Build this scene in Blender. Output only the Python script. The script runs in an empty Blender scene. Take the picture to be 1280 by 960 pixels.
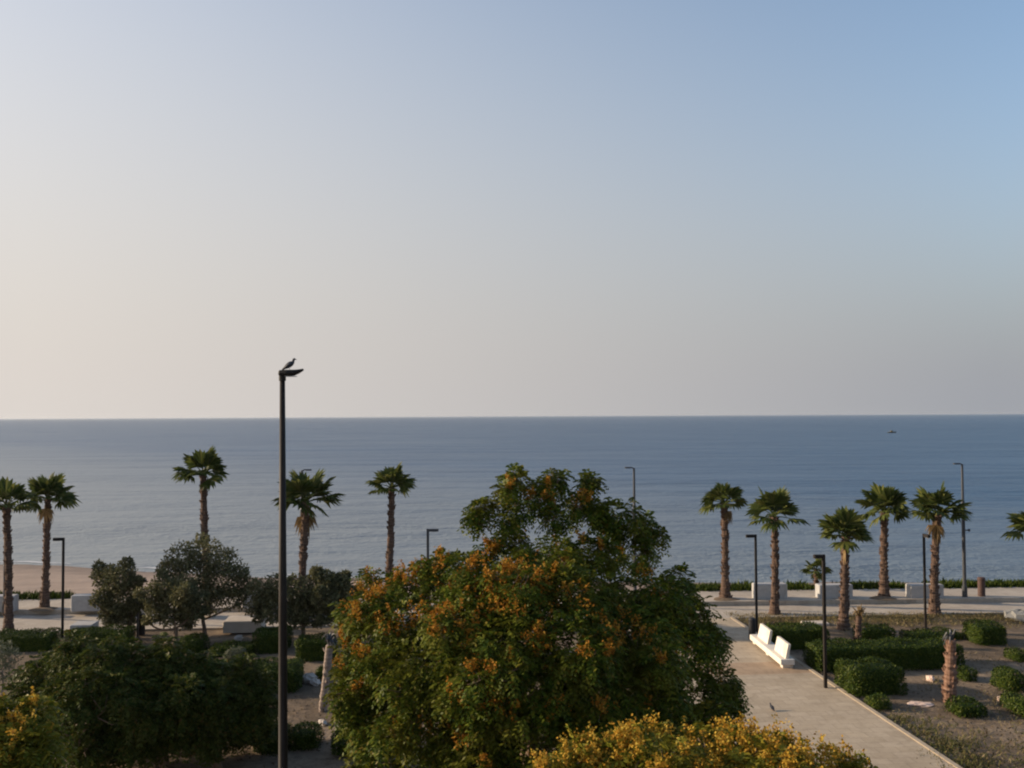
import bpy, math, random
import numpy as np
from mathutils import Vector, Matrix, Euler

R = math.radians
sc = bpy.context.scene
col = sc.collection

# ------------------------------------------------------------------ camera
F_PX = 1200.0
CAM = Vector((0.0, 0.0, 9.0))
ROLL = R(-0.29)
PITCH = math.atan(40.0 / F_PX)
MC = Matrix.Rotation(math.pi / 2 + PITCH, 3, 'X') @ Matrix.Rotation(ROLL, 3, 'Z')
cam_d = bpy.data.cameras.new('camera')
cam_d.sensor_width = 36.0
cam_d.lens = 36.0 * F_PX / 1280.0
cam_d.clip_start = 0.1
cam_d.clip_end = 200000.0
cam = bpy.data.objects.new('camera', cam_d)
col.objects.link(cam)
cam.matrix_world = Matrix.Translation(CAM) @ MC.to_4x4()
sc.camera = cam


def ray(px, py):
    return MC @ Vector(((px - 640.0) / F_PX, -(py - 480.0) / F_PX, -1.0))


def G(px, py, z=0.0):            # the place on the ground seen at a photo pixel
    d = ray(px, py)
    t = (z - CAM.z) / d.z
    return CAM + d * t


def A(px, py, Y):                # the place seen at a photo pixel, Y metres out
    d = ray(px, py)
    return CAM + d * (Y / d.y)


SITE = R(4.6)                    # the street grid is turned by this much
U = Vector((-math.sin(SITE), math.cos(SITE), 0))   # along the path, towards the sea
RT = Vector((math.cos(SITE), math.sin(SITE), 0))   # along the shore


# ------------------------------------------------------------------ helpers
class MB:
    def __init__(self):
        self.v = []
        self.f = []
        self.n = 0

    def add(self, verts, faces):
        self.v.append(np.asarray(verts, dtype=np.float64).reshape(-1, 3))
        o = self.n
        self.f += [tuple(i + o for i in f) for f in faces]
        self.n += len(self.v[-1])

    def quads(self, V):          # V: (n,4,3)
        V = np.asarray(V, dtype=np.float64)
        n = len(V)
        self.v.append(V.reshape(-1, 3))
        idx = np.arange(4 * n).reshape(-1, 4) + self.n
        self.f += [tuple(r) for r in idx.tolist()]
        self.n += 4 * n

    def box(self, c, s, rz=0.0, bevel=0.0, taper=1.0):
        x, y, z = s[0] / 2, s[1] / 2, s[2] / 2
        ca, sa = math.cos(rz), math.sin(rz)
        if bevel <= 0:
            prof = [(-x, -y), (x, -y), (x, y), (-x, y)]
        else:
            b = bevel
            prof = [(-x + b, -y), (x - b, -y), (x, -y + b), (x, y - b), (x - b, y), (-x + b, y), (-x, y - b), (-x, -y + b)]
        lev = [(-z, 1.0)]
        if bevel > 0:
            lev = [(-z, 1.0), (z - bevel, 1.0), (z, 1 - bevel / max(x, y))]
        else:
            lev = [(-z, 1.0), (z, 1.0)]
        V, Fc, m = [], [], len(prof)
        for k, (zz, sc_) in enumerate(lev):
            tp = 1.0 + (taper - 1.0) * ((zz + z) / (2 * z))
            for (px, py) in prof:
                if bevel > 0 and k == 2:
                    px = px - math.copysign(min(bevel, abs(px)), px)
                    py = py - math.copysign(min(bevel, abs(py)), py)
                qx, qy = px * tp, py * tp
                V.append((c[0] + qx * ca - qy * sa, c[1] + qx * sa + qy * ca, c[2] + zz))
        for k in range(len(lev) - 1):
            for i in range(m):
                j = (i + 1) % m
                Fc.append((k * m + i, k * m + j, (k + 1) * m + j, (k + 1) * m + i))
        Fc.append(tuple(reversed(range(m))))
        Fc.append(tuple(range((len(lev) - 1) * m, len(lev) * m)))
        self.add(V, Fc)

    def tube(self, pts, rad, n=8, squash=1.0):
        pts = [Vector(p) for p in pts]
        V, Fc = [], []
        up = Vector((0.0, 1.0, 0.013)).normalized()
        for i, p in enumerate(pts):
            t = (pts[min(i + 1, len(pts) - 1)] - pts[max(i - 1, 0)]).normalized()
            a = t.cross(up)
            if a.length < 0.05:
                a = t.cross(Vector((1, 0, 0)))
            a.normalize()
            b = t.cross(a).normalized()
            for k in range(n):
                th = 2 * math.pi * k / n
                V.append(p + a * (rad[i] * math.cos(th)) + b * (rad[i] * squash * math.sin(th)))
        for i in range(len(pts) - 1):
            for k in range(n):
                k2 = (k + 1) % n
                Fc.append((i * n + k, i * n + k2, (i + 1) * n + k2, (i + 1) * n + k))
        Fc.append(tuple(reversed(range(n))))
        Fc.append(tuple(range((len(pts) - 1) * n, len(pts) * n)))
        self.add([tuple(v) for v in V], Fc)

    def prism(self, poly, z0, z1):
        m = len(poly)
        V = [(p[0], p[1], z0) for p in poly] + [(p[0], p[1], z1) for p in poly]
        Fc = [(i, (i + 1) % m, m + (i + 1) % m, m + i) for i in range(m)]
        Fc.append(tuple(reversed(range(m))))
        Fc.append(tuple(range(m, 2 * m)))
        self.add(V, Fc)

    def build(self, name, mat, parent=None, smooth=False, origin=None):
        V = np.concatenate(self.v) if self.v else np.zeros((0, 3))
        o = Vector(origin) if origin is not None else None
        if o is not None:
            V = V - np.array(o)
        me = bpy.data.meshes.new(name)
        me.from_pydata(V.tolist(), [], self.f)
        me.materials.append(mat)
        if smooth:
            me.polygons.foreach_set('use_smooth', [True] * len(me.polygons))
        me.update()
        ob = bpy.data.objects.new(name, me)
        col.objects.link(ob)
        if parent is not None:
            ob.parent = parent
        if o is not None:
            ob.location = o
        return ob


def tag(o, label, cat, group=None, kind=None):
    if label:
        o['label'] = label
    if cat:
        o['category'] = cat
    if group:
        o['group'] = group
    if kind:
        o['kind'] = kind
    return o


def thing(name, label, cat, loc=(0, 0, 0), rz=0.0, group=None):
    o = bpy.data.objects.new(name, None)
    o.empty_display_size = 0.2
    col.objects.link(o)
    o.location = loc
    o.rotation_euler = (0, 0, rz)
    return tag(o, label, cat, group)


# ------------------------------------------------------------------ materials
def nodes(name):
    m = bpy.data.materials.new(name)
    m.use_nodes = True
    nt = m.node_tree
    b = nt.nodes['Principled BSDF']
    return m, nt, b


def ramp(nt, fac, stops, interp='LINEAR'):
    r = nt.nodes.new('ShaderNodeValToRGB')
    r.color_ramp.interpolation = interp
    e = r.color_ramp.elements
    while len(e) < len(stops):
        e.new(0.5)
    for i, (p, c) in enumerate(stops):
        e[i].position = p
        e[i].color = (c[0], c[1], c[2], 1)
    nt.links.new(fac, r.inputs['Fac'])
    return r.outputs['Color']


def noise(nt, scale, detail=4, rough=0.55, vec=None, dist=0.0, dim='3D'):
    n = nt.nodes.new('ShaderNodeTexNoise')
    n.noise_dimensions = dim
    n.inputs['Scale'].default_value = scale
    n.inputs['Detail'].default_value = detail
    n.inputs['Roughness'].default_value = rough
    n.inputs['Distortion'].default_value = dist
    if vec is not None:
        nt.links.new(vec, n.inputs['Vector'])
    return n.outputs['Fac']


def objco(nt, scale=(1, 1, 1), rot=(0, 0, 0)):
    t = nt.nodes.new('ShaderNodeTexCoord')
    mp = nt.nodes.new('ShaderNodeMapping')
    mp.inputs['Scale'].default_value = scale
    mp.inputs['Rotation'].default_value = rot
    nt.links.new(t.outputs['Object'], mp.inputs['Vector'])
    return mp.outputs['Vector']


def mixc(nt, fac, a, b, mode='MIX'):
    m = nt.nodes.new('ShaderNodeMix')
    m.data_type = 'RGBA'
    m.blend_type = mode
    for sock, val in ((m.inputs['Factor'], fac), (m.inputs['A'], a), (m.inputs['B'], b)):
        pass
    fi, ai, bi = m.inputs[0], m.inputs[6], m.inputs[7]
    for s, v in ((fi, fac), (ai, a), (bi, b)):
        if isinstance(v, (int, float)):
            s.default_value = v
        elif isinstance(v, tuple):
            s.default_value = (*v, 1) if len(v) == 3 else v
        else:
            nt.links.new(v, s)
    return m.outputs[2]


def bump(nt, h, strength, dist):
    b = nt.nodes.new('ShaderNodeBump')
    b.inputs['Strength'].default_value = strength
    b.inputs['Distance'].default_value = dist
    nt.links.new(h, b.inputs['Height'])
    return b.outputs['Normal']


def mat_noise(name, c0, c1, scale=6, rough=0.8, bmp=0.0, bdist=0.02, spec=0.3, detail=5, vscale=(1, 1, 1)):
    m, nt, b = nodes(name)
    v = objco(nt, vscale)
    n = noise(nt, scale, detail, 0.6, v)
    c = ramp(nt, n, [(0.3, c0), (0.7, c1)])
    nt.links.new(c, b.inputs['Base Color'])
    b.inputs['Roughness'].default_value = rough
    b.inputs['Specular IOR Level'].default_value = spec
    if bmp:
        nt.links.new(bump(nt, n, bmp, bdist), b.inputs['Normal'])
    return m


def mat_leaf(name, stops, transl=0.25, scale=0.8, gloss=0.45, patch=None):
    """leaves: tone differs from leaf to leaf, and a little from spray to spray"""
    m, nt, b = nodes(name)
    geo = nt.nodes.new('ShaderNodeNewGeometry')
    c = ramp(nt, geo.outputs['Random Per Island'], stops)
    if patch:
        n = noise(nt, scale, 2, 0.5, objco(nt))
        f = ramp(nt, n, [(0.45, (0, 0, 0)), (0.68, (0.6, 0.6, 0.6))])
        c = mixc(nt, f, c, patch)
    nt.links.new(c, b.inputs['Base Color'])
    b.inputs['Roughness'].default_value = gloss
    b.inputs['Specular IOR Level'].default_value = 0.06
    tr = nt.nodes.new('ShaderNodeBsdfTranslucent')
    nt.links.new(c, tr.inputs['Color'])
    mx = nt.nodes.new('ShaderNodeMixShader')
    mx.inputs[0].default_value = transl
    nt.links.new(b.outputs[0], mx.inputs[1])
    nt.links.new(tr.outputs[0], mx.inputs[2])
    nt.links.new(mx.outputs[0], nt.nodes['Material Output'].inputs['Surface'])
    return m


M = {}
M['leaf_tree'] = mat_leaf('flowering_tree_leaf', [(0.0, (0.026, 0.046, 0.008)), (0.5, (0.068, 0.100, 0.012)), (0.85, (0.130, 0.148, 0.017)), (1.0, (0.15, 0.11, 0.02))], patch=(0.125, 0.115, 0.016), scale=1.1)
M['leaf_tree_dark'] = mat_leaf('dark_tree_leaf', [(0.0, (0.025, 0.040, 0.010)), (0.6, (0.060, 0.082, 0.016)), (0.93, (0.11, 0.11, 0.024)), (1.0, (0.12, 0.068, 0.024))], patch=(0.07, 0.075, 0.016), scale=1.1)
M['leaf_yellow'] = mat_leaf('yellow_tree_leaf', [(0.0, (0.07, 0.088, 0.011)), (0.6, (0.145, 0.148, 0.018)), (1.0, (0.23, 0.18, 0.022))], patch=(0.17, 0.14, 0.018), scale=1.1)
M['leaf_olive'] = mat_leaf('olive_leaf', [(0.0, (0.062, 0.068, 0.034)), (0.6, (0.125, 0.124, 0.058)), (1.0, (0.21, 0.19, 0.095))], transl=0.25, patch=(0.13, 0.12, 0.06), scale=1.1)
M['leaf_silver'] = mat_leaf('silver_leaf', [(0.0, (0.07, 0.08, 0.05)), (1.0, (0.16, 0.17, 0.11))], transl=0.25)
M['leaf_hedge'] = mat_leaf('hedge_leaf', [(0.0, (0.014, 0.027, 0.006)), (0.6, (0.038, 0.060, 0.009)), (1.0, (0.085, 0.100, 0.016))], transl=0.12)
M['leaf_palm'] = mat_leaf('palm_frond', [(0.0, (0.036, 0.052, 0.014)), (0.6, (0.075, 0.095, 0.024)), (1.0, (0.14, 0.14, 0.04))], transl=0.3, gloss=0.4)
M['leaf_dead'] = mat_leaf('dead_frond', [(0.0, (0.13, 0.085, 0.04)), (1.0, (0.25, 0.17, 0.08))], transl=0.2)
M['leaf_dry'] = mat_leaf('dry_grass_blade', [(0.0, (0.14, 0.11, 0.05)), (0.7, (0.23, 0.18, 0.09)), (1.0, (0.11, 0.12, 0.04))], transl=0.2)
M['leaf_weed'] = mat_leaf('weed_blade', [(0.0, (0.05, 0.06, 0.018)), (0.6, (0.10, 0.10, 0.035)), (1.0, (0.17, 0.13, 0.06))], transl=0.2)
M['leaf_litter'] = mat_leaf('leaf_litter', [(0.0, (0.05, 0.035, 0.02)), (0.6, (0.10, 0.07, 0.04)), (1.0, (0.22, 0.17, 0.10))], transl=0.1)
M['flower_orange'] = mat_leaf('orange_blossom', [(0.0, (0.25, 0.095, 0.016)), (0.55, (0.40, 0.18, 0.022)), (1.0, (0.42, 0.26, 0.045))], transl=0.3, gloss=0.6)
M['flower_yellow'] = mat_leaf('yellow_blossom', [(0.0, (0.32, 0.15, 0.02)), (0.5, (0.48, 0.28, 0.035)), (1.0, (0.46, 0.34, 0.06))], transl=0.3, gloss=0.6)
M['bark'] = mat_noise('bark', (0.10, 0.065, 0.045), (0.22, 0.15, 0.10), 9, 0.9, 0.6, 0.02, vscale=(1, 1, 0.3))
M['bark_pale'] = mat_noise('pale_bark', (0.16, 0.13, 0.11), (0.30, 0.25, 0.21), 9, 0.9, 0.5, 0.02, vscale=(1, 1, 0.3))
M['metal'] = mat_noise('dark_painted_metal', (0.011, 0.010, 0.010), (0.018, 0.016, 0.015), 3, 0.6, spec=0.2)
M['metal_brown'] = mat_noise('brown_painted_metal', (0.014, 0.011, 0.009), (0.024, 0.018, 0.015), 3, 0.6, spec=0.2)
M['metal_grey'] = mat_noise('grey_painted_metal', (0.035, 0.037, 0.042), (0.06, 0.063, 0.07), 4, 0.45, spec=0.4)
M['lens'] = mat_noise('lamp_glass', (0.35, 0.35, 0.34), (0.42, 0.42, 0.4), 4, 0.3, spec=0.5)
M['bin_black'] = mat_noise('black_plastic', (0.012, 0.012, 0.014), (0.022, 0.022, 0.024), 5, 0.6)
M['bin_brown'] = mat_noise('brown_bin', (0.06, 0.035, 0.03), (0.095, 0.055, 0.047), 5, 0.7)
M['white'] = mat_noise('white_concrete', (0.50, 0.49, 0.48), (0.62, 0.61, 0.60), 2.5, 0.8, 0.1, 0.01, detail=8)
M['bench'] = mat_noise('white_bench_concrete', (0.66, 0.62, 0.56), (0.80, 0.77, 0.71), 3, 0.7, 0.1, 0.01, detail=8)
M['beige_block'] = mat_noise('beige_concrete', (0.42, 0.36, 0.30), (0.52, 0.46, 0.39), 2.5, 0.85, 0.1, 0.01, detail=8)
def mat_grimy(name, c0, c1, dirt):
    m, nt, b = nodes(name)
    v = objco(nt)
    n = noise(nt, 2.2, 8, 0.7, objco(nt, (1, 1, 0.35)))
    n2 = noise(nt, 9, 5, 0.6, v)
    c = ramp(nt, n2, [(0.3, c0), (0.7, c1)])
    f = ramp(nt, n, [(0.5, (0, 0, 0)), (0.75, (0.75, 0.75, 0.75))])
    c = mixc(nt, f, c, dirt)
    nt.links.new(c, b.inputs['Base Color'])
    b.inputs['Roughness'].default_value = 0.85
    b.inputs['Specular IOR Level'].default_value = 0.2
    nt.links.new(bump(nt, n2, 0.15, 0.01), b.inputs['Normal'])
    return m


M['white'] = mat_grimy('white_concrete', (0.33, 0.325, 0.32), (0.42, 0.41, 0.40), (0.23, 0.21, 0.19))
M['bench'] = mat_grimy('white_bench_concrete', (0.58, 0.53, 0.46), (0.70, 0.65, 0.57), (0.40, 0.34, 0.27))
M['stone'] = mat_noise('pale_stone', (0.36, 0.31, 0.27), (0.52, 0.46, 0.40), 5, 0.9, 0.5, 0.03, detail=8)
M['stone_pink'] = mat_noise('pink_stone', (0.50, 0.36, 0.29), (0.62, 0.48, 0.40), 5, 0.9, 0.4, 0.03)
M['stone_grey'] = mat_noise('grey_stone', (0.16, 0.16, 0.155), (0.27, 0.265, 0.25), 5, 0.9, 0.5, 0.03)
M['feather'] = mat_noise('pigeon_feather', (0.028, 0.028, 0.034), (0.06, 0.06, 0.068), 14, 0.7)
M['boat'] = mat_noise('boat_paint', (0.03, 0.035, 0.03), (0.055, 0.06, 0.05), 2, 0.5)
M['boat_cabin'] = mat_noise('boat_cabin_paint', (0.12, 0.10, 0.05), (0.18, 0.15, 0.08), 2, 0.5)


def mat_palm_trunk(name, c0, c1, c2):
    m, nt, b = nodes(name)
    v = objco(nt, (1, 1, 1))
    w = nt.nodes.new('ShaderNodeTexWave')
    w.bands_direction = 'Z'
    w.inputs['Scale'].default_value = 2.6
    w.inputs['Distortion'].default_value = 3.5
    w.inputs['Detail'].default_value = 3
    w.inputs['Detail Scale'].default_value = 2.0
    nt.links.new(v, w.inputs['Vector'])
    n = noise(nt, 5, 5, 0.65, v)
    c = ramp(nt, w.outputs['Fac'], [(0.1, c0), (0.6, c1), (0.95, c2)])
    c = mixc(nt, 0.7, c, ramp(nt, n, [(0.3, c0), (0.7, c2)]))
    nt.links.new(c, b.inputs['Base Color'])
    b.inputs['Roughness'].default_value = 0.9
    b.inputs['Specular IOR Level'].default_value = 0.15
    nt.links.new(bump(nt, n, 0.6, 0.04), b.inputs['Normal'])
    return m


M['palm_trunk'] = mat_palm_trunk('palm_trunk_bark', (0.055, 0.034, 0.025), (0.085, 0.053, 0.039), (0.15, 0.10, 0.075))
M['palm_stump'] = mat_palm_trunk('bare_palm_trunk_bark', (0.10, 0.05, 0.034), (0.19, 0.10, 0.068), (0.27, 0.17, 0.12))


M['palm_pale'] = mat_palm_trunk('weathered_palm_trunk', (0.16, 0.12, 0.10), (0.28, 0.22, 0.18), (0.40, 0.33, 0.28))


def mat_paving(name, c0, c1, joint, w, h, msize=0.012, bands=None, stain=0.6, mscale=1.0):
    m, nt, b = nodes(name)
    v = objco(nt, (1, 1, 1), (0, 0, -SITE))
    br = nt.nodes.new('ShaderNodeTexBrick')
    br.offset = 0.5
    br.inputs['Color1'].default_value = (*c0, 1)
    br.inputs['Color2'].default_value = (*c1, 1)
    br.inputs['Mortar'].default_value = (*joint, 1)
    br.inputs['Scale'].default_value = 1.0
    br.inputs['Mortar Size'].default_value = msize
    br.inputs['Mortar Smooth'].default_value = 0.3
    br.inputs['Bias'].default_value = 0.0
    br.inputs['Brick Width'].default_value = w
    br.inputs['Row Height'].default_value = h
    nt.links.new(v, br.inputs['Vector'])
    n = noise(nt, 0.35, 6, 0.65, v)
    st = ramp(nt, n, [(0.3, (0.72, 0.70, 0.68)), (0.65, (1.08, 1.08, 1.08))])
    c = mixc(nt, stain, br.outputs['Color'], st, 'MULTIPLY')
    n4 = noise(nt, 1.7, 7, 0.75, v, 0.8)
    c = mixc(nt, 0.8, c, ramp(nt, n4, [(0.28, (0.72, 0.70, 0.67)), (0.5, (1.0, 1.0, 1.0)), (0.75, (1.12, 1.10, 1.06))]), 'MULTIPLY')
    n2 = noise(nt, 9, 6, 0.7, v)
    c = mixc(nt, 0.5, c, ramp(nt, n2, [(0.3, (0.8, 0.79, 0.77)), (0.7, (1.08, 1.08, 1.08))]), 'MULTIPLY')
    if bands:
        sx = nt.nodes.new('ShaderNodeSeparateXYZ')
        nt.links.new(v, sx.inputs[0])
        a = nt.nodes.new('ShaderNodeMath'); a.operation = 'ADD'; a.inputs[1].default_value = bands[1]
        nt.links.new(sx.outputs['Y'], a.inputs[0])
        mo = nt.nodes.new('ShaderNodeMath'); mo.operation = 'MODULO'; mo.inputs[1].default_value = bands[0]
        nt.links.new(a.outputs[0], mo.inputs[0])
        lt = nt.nodes.new('ShaderNodeMath'); lt.operation = 'LESS_THAN'; lt.inputs[1].default_value = bands[2]
        nt.links.new(mo.outputs[0], lt.inputs[0])
        c = mixc(nt, lt.outputs[0], c, mixc(nt, 1.0, c, bands[3], 'MULTIPLY'))
    nt.links.new(c, b.inputs['Base Color'])
    b.inputs['Roughness'].default_value = 0.85
    b.inputs['Specular IOR Level'].default_value = 0.2
    nt.links.new(bump(nt, n2, 0.25, 0.01), b.inputs['Normal'])
    return m


M['path'] = mat_paving('path_paving', (0.39, 0.315, 0.225), (0.44, 0.36, 0.265), (0.31, 0.25, 0.18), 0.6, 0.4, 0.012, bands=(80.0, 47.4, 1.6, (0.95, 0.85, 0.78)))
M['prom'] = mat_paving('promenade_paving', (0.40, 0.345, 0.285), (0.44, 0.385, 0.32), (0.33, 0.285, 0.235), 0.8, 0.5)
M['kerb'] = mat_noise('kerb_concrete', (0.30, 0.24, 0.17), (0.40, 0.325, 0.235), 4, 0.9, 0.2, 0.01)


def mat_soil():
    m, nt, b = nodes('dry_soil')
    v = objco(nt)
    n1 = noise(nt, 0.22, 6, 0.65, v, 0.6)
    n2 = noise(nt, 2.4, 8, 0.7, v)
    n3 = noise(nt, 14, 6, 0.7, v)
    c = ramp(nt, n1, [(0.32, (0.120, 0.092, 0.066)), (0.5, (0.185, 0.140, 0.098)), (0.68, (0.31, 0.24, 0.17))])
    c = mixc(nt, 0.75, c, ramp(nt, n2, [(0.3, (0.58, 0.56, 0.54)), (0.7, (1.22, 1.2, 1.18))]), 'MULTIPLY')
    c = mixc(nt, 0.6, c, ramp(nt, n3, [(0.3, (0.6, 0.6, 0.6)), (0.7, (1.25, 1.25, 1.25))]), 'MULTIPLY')
    nt.links.new(c, b.inputs['Base Color'])
    b.inputs['Roughness'].default_value = 0.95
    b.inputs['Specular IOR Level'].default_value = 0.1
    nt.links.new(bump(nt, n2, 0.6, 0.12), b.inputs['Normal'])
    return m


M['soil'] = mat_soil()


def mat_sand():
    m, nt, b = nodes('beach_sand')
    v = objco(nt)
    n2 = noise(nt, 0.5, 7, 0.65, v)
    c = ramp(nt, n2, [(0.3, (0.22, 0.155, 0.115)), (0.7, (0.31, 0.225, 0.17))])
    g = nt.nodes.new('ShaderNodeNewGeometry')
    sx = nt.nodes.new('ShaderNodeSeparateXYZ')
    nt.links.new(g.outputs['Position'], sx.inputs[0])
    mr = nt.nodes.new('ShaderNodeMapRange')
    mr.inputs['From Min'].default_value = -1.5
    mr.inputs['From Max'].default_value = -1.15
    nt.links.new(sx.outputs['Z'], mr.inputs['Value'])
    c = mixc(nt, mr.outputs[0], mixc(nt, 1.0, c, (0.5, 0.48, 0.48), 'MULTIPLY'), c)   # wet sand
    nt.links.new(c, b.inputs['Base Color'])
    b.inputs['Roughness'].default_value = 0.9
    nt.links.new(bump(nt, n2, 0.6, 0.2), b.inputs['Normal'])
    return m


M['sand'] = mat_sand()


def mat_sea():
    m, nt, b = nodes('sea_water')
    v = objco(nt)
    vs = objco(nt, (0.35, 1.0, 1.0))
    big = noise(nt, 0.022, 4, 0.6, vs)                     # wind patches
    w1 = noise(nt, 0.30, 5, 0.62, objco(nt, (0.55, 1, 1)))
    w2 = noise(nt, 1.6, 4, 0.6, v)
    w3 = noise(nt, 0.085, 3, 0.55, objco(nt, (0.4, 1, 1)))      # low swell
    streak = noise(nt, 0.16, 5, 0.65, objco(nt, (0.10, 0.9, 1.0), (0, 0, 0.05)), 0.4)
    ad = nt.nodes.new('ShaderNodeMath'); ad.operation = 'MULTIPLY_ADD'
    nt.links.new(w2, ad.inputs[0]); ad.inputs[1].default_value = 0.25
    sw = nt.nodes.new('ShaderNodeMath'); sw.operation = 'MULTIPLY_ADD'
    nt.links.new(w3, sw.inputs[0]); sw.inputs[1].default_value = 1.3
    nt.links.new(w1, sw.inputs[2])
    nt.links.new(sw.outputs[0], ad.inputs[2])
    bn = nt.nodes.new('ShaderNodeBump')
    bn.inputs['Distance'].default_value = SEA_BUMP
    sep = nt.nodes.new('ShaderNodeSeparateXYZ')
    nt.links.new(v, sep.inputs[0])

    def mth(op, a, b_, c_=None):
        n = nt.nodes.new('ShaderNodeMath')
        n.operation = op
        for k, q in enumerate((a, b_, c_)):
            if q is None:
                continue
            if isinstance(q, (int, float)):
                n.inputs[k].default_value = q
            else:
                nt.links.new(q, n.inputs[k])
        return n.outputs[0]

    off_ = mth('MULTIPLY_ADD', sep.outputs['X'], 1.5, sep.outputs['Y'])
    off_ = mth('POWER', mth('MINIMUM', mth('MAXIMUM', mth('DIVIDE', mth('SUBTRACT', off_, 15.0), 1300.0), 0.0), 1.0), 0.42)
    calm = mth('MULTIPLY_ADD', off_, 0.74, 0.26)
    st = nt.nodes.new('ShaderNodeMapRange')
    st.inputs['From Min'].default_value = 0.3
    st.inputs['From Max'].default_value = 0.7
    st.inputs['To Min'].default_value = 0.5
    st.inputs['To Max'].default_value = 1.0
    nt.links.new(big, st.inputs['Value'])
    sk = nt.nodes.new('ShaderNodeMapRange')
    sk.inputs['From Min'].default_value = 0.35
    sk.inputs['From Max'].default_value = 0.62
    sk.inputs['To Min'].default_value = 0.38
    sk.inputs['To Max'].default_value = 1.1
    nt.links.new(streak, sk.inputs['Value'])
    nt.links.new(mth('MULTIPLY', mth('MULTIPLY', st.outputs[0], calm), sk.outputs[0]), bn.inputs['Strength'])
    nt.links.new(ad.outputs[0], bn.inputs['Height'])
    c = ramp(nt, big, [(0.3, SEA_C0), (0.7, SEA_C1)])
    shal_sheen = nt.nodes.new('ShaderNodeMapRange')
    shal_sheen.inputs['From Min'].default_value = 30.0
    shal_sheen.inputs['From Max'].default_value = 190.0
    shal_sheen.inputs['To Min'].default_value = 1.0
    shal_sheen.inputs['To Max'].default_value = 0.0
    nt.links.new(mth('MULTIPLY_ADD', sep.outputs['X'], 1.1, sep.outputs['Y']), shal_sheen.inputs['Value'])
    c = mixc(nt, shal_sheen.outputs[0], c, (0.165, 0.185, 0.19))      # sandy shallows, plus the left side's sky sheen put into the base colour
    nt.links.new(c, b.inputs['Base Color'])
    b.inputs['Roughness'].default_value = 0.3
    b.inputs['IOR'].default_value = 1.333
    nt.links.new(bn.outputs[0], b.inputs['Normal'])
    return m


SEA_BUMP = 3.9
SEA_C0 = (0.006, 0.046, 0.105)
SEA_C1 = (0.014, 0.064, 0.135)
M['sea'] = mat_sea()
M['foam'] = mat_noise('foam', (0.45, 0.46, 0.47), (0.6, 0.6, 0.6), 2, 0.8)

# ------------------------------------------------------------------ light and sky
SUN_EL = R(17)
SUN_AZ = R(11)                       # sun stands to the left, a little out to sea
SUN_DIR = Vector((-math.cos(SUN_EL) * math.cos(SUN_AZ), math.cos(SUN_EL) * math.sin(SUN_AZ), math.sin(SUN_EL)))
sd = bpy.data.lights.new('sun', 'SUN')
sd.energy = 4.8
sd.angle = R(0.6)
sd.color = (1.0, 0.80, 0.57)
sun = bpy.data.objects.new('sun', sd)
col.objects.link(sun)
sun.location = SUN_DIR * 60
sun.rotation_euler = (-SUN_DIR).to_track_quat('-Z', 'Y').to_euler()

w = bpy.data.worlds.new('World')
sc.world = w
w.use_nodes = True
nt = w.node_tree
bg = nt.nodes['Background']
sky = nt.nodes.new('ShaderNodeTexSky')
sky.sky_type = 'NISHITA'
sky.sun_disc = False
sky.sun_elevation = SUN_EL
sky.sun_rotation = math.atan2(SUN_DIR.x, SUN_DIR.y)
sky.altitude = 0
sky.air_density = 1.0
sky.dust_density = 1.5
sky.ozone_density = 1.5
# morning haze low over the sea, thicker on the sun's side
tc = nt.nodes.new('ShaderNodeTexCoord')
sx = nt.nodes.new('ShaderNodeSeparateXYZ')
nt.links.new(tc.outputs['Generated'], sx.inputs[0])


def wmath(op, a, b_=None):
    n = nt.nodes.new('ShaderNodeMath')
    n.operation = op
    for i, v in enumerate((a, b_)):
        if v is None:
            continue
        if isinstance(v, (int, float)):
            n.inputs[i].default_value = v
        else:
            nt.links.new(v, n.inputs[i])
    return n.outputs[0]


side = nt.nodes.new('ShaderNodeMapRange')
side.inputs['From Min'].default_value = -0.45
side.inputs['From Max'].default_value = 0.45
nt.links.new(sx.outputs['X'], side.inputs['Value'])
hgt = wmath('ADD', wmath('MULTIPLY', wmath('POWER', side.outputs[0], 1.25), -0.30), 0.53)      # how high the haze reaches
zpos = wmath('DIVIDE', wmath('MAXIMUM', sx.outputs['Z'], 0.0), hgt)
hz = wmath('POWER', 2.71828, wmath('MULTIPLY', wmath('MULTIPLY', zpos, zpos), -1.0))
hcol = mixc(nt, side.outputs[0], (3.28, 3.02, 2.80), (1.60, 1.66, 1.80))
skyc = mixc(nt, hz, sky.outputs[0], hcol)
nt.links.new(skyc, bg.inputs['Color'])
bg.inputs['Strength'].default_value = 0.15

sc.view_settings.view_transform = 'Standard'
sc.view_settings.look = 'None'
sc.view_settings.gamma = 1
sc.view_settings.exposure = 0.55
sc.view_settings.use_curve_mapping = False
sc.cycles.filter_width = 2.1
sc.cycles.max_bounces = 6
sc.cycles.use_denoising = True

# ------------------------------------------------------------------ the setting
SEA_Z = -1.5
XL, XR = -160.0, 160.0


def line_at(p, q, x):
    t = (x - p[0]) / (q[0] - p[0])
    return Vector((x, p[1] + t * (q[1] - p[1]), 0))


near_p, near_q = G(0, 790, 0.06), G(1280, 765, 0.06)
rise_p, rise_q = G(0, 768.5, 0.06), G(1280, 752.5, 0.06)
far_p, far_q = G(0, 749.5, 0.26), G(1280, 733.5, 0.26)


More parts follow.
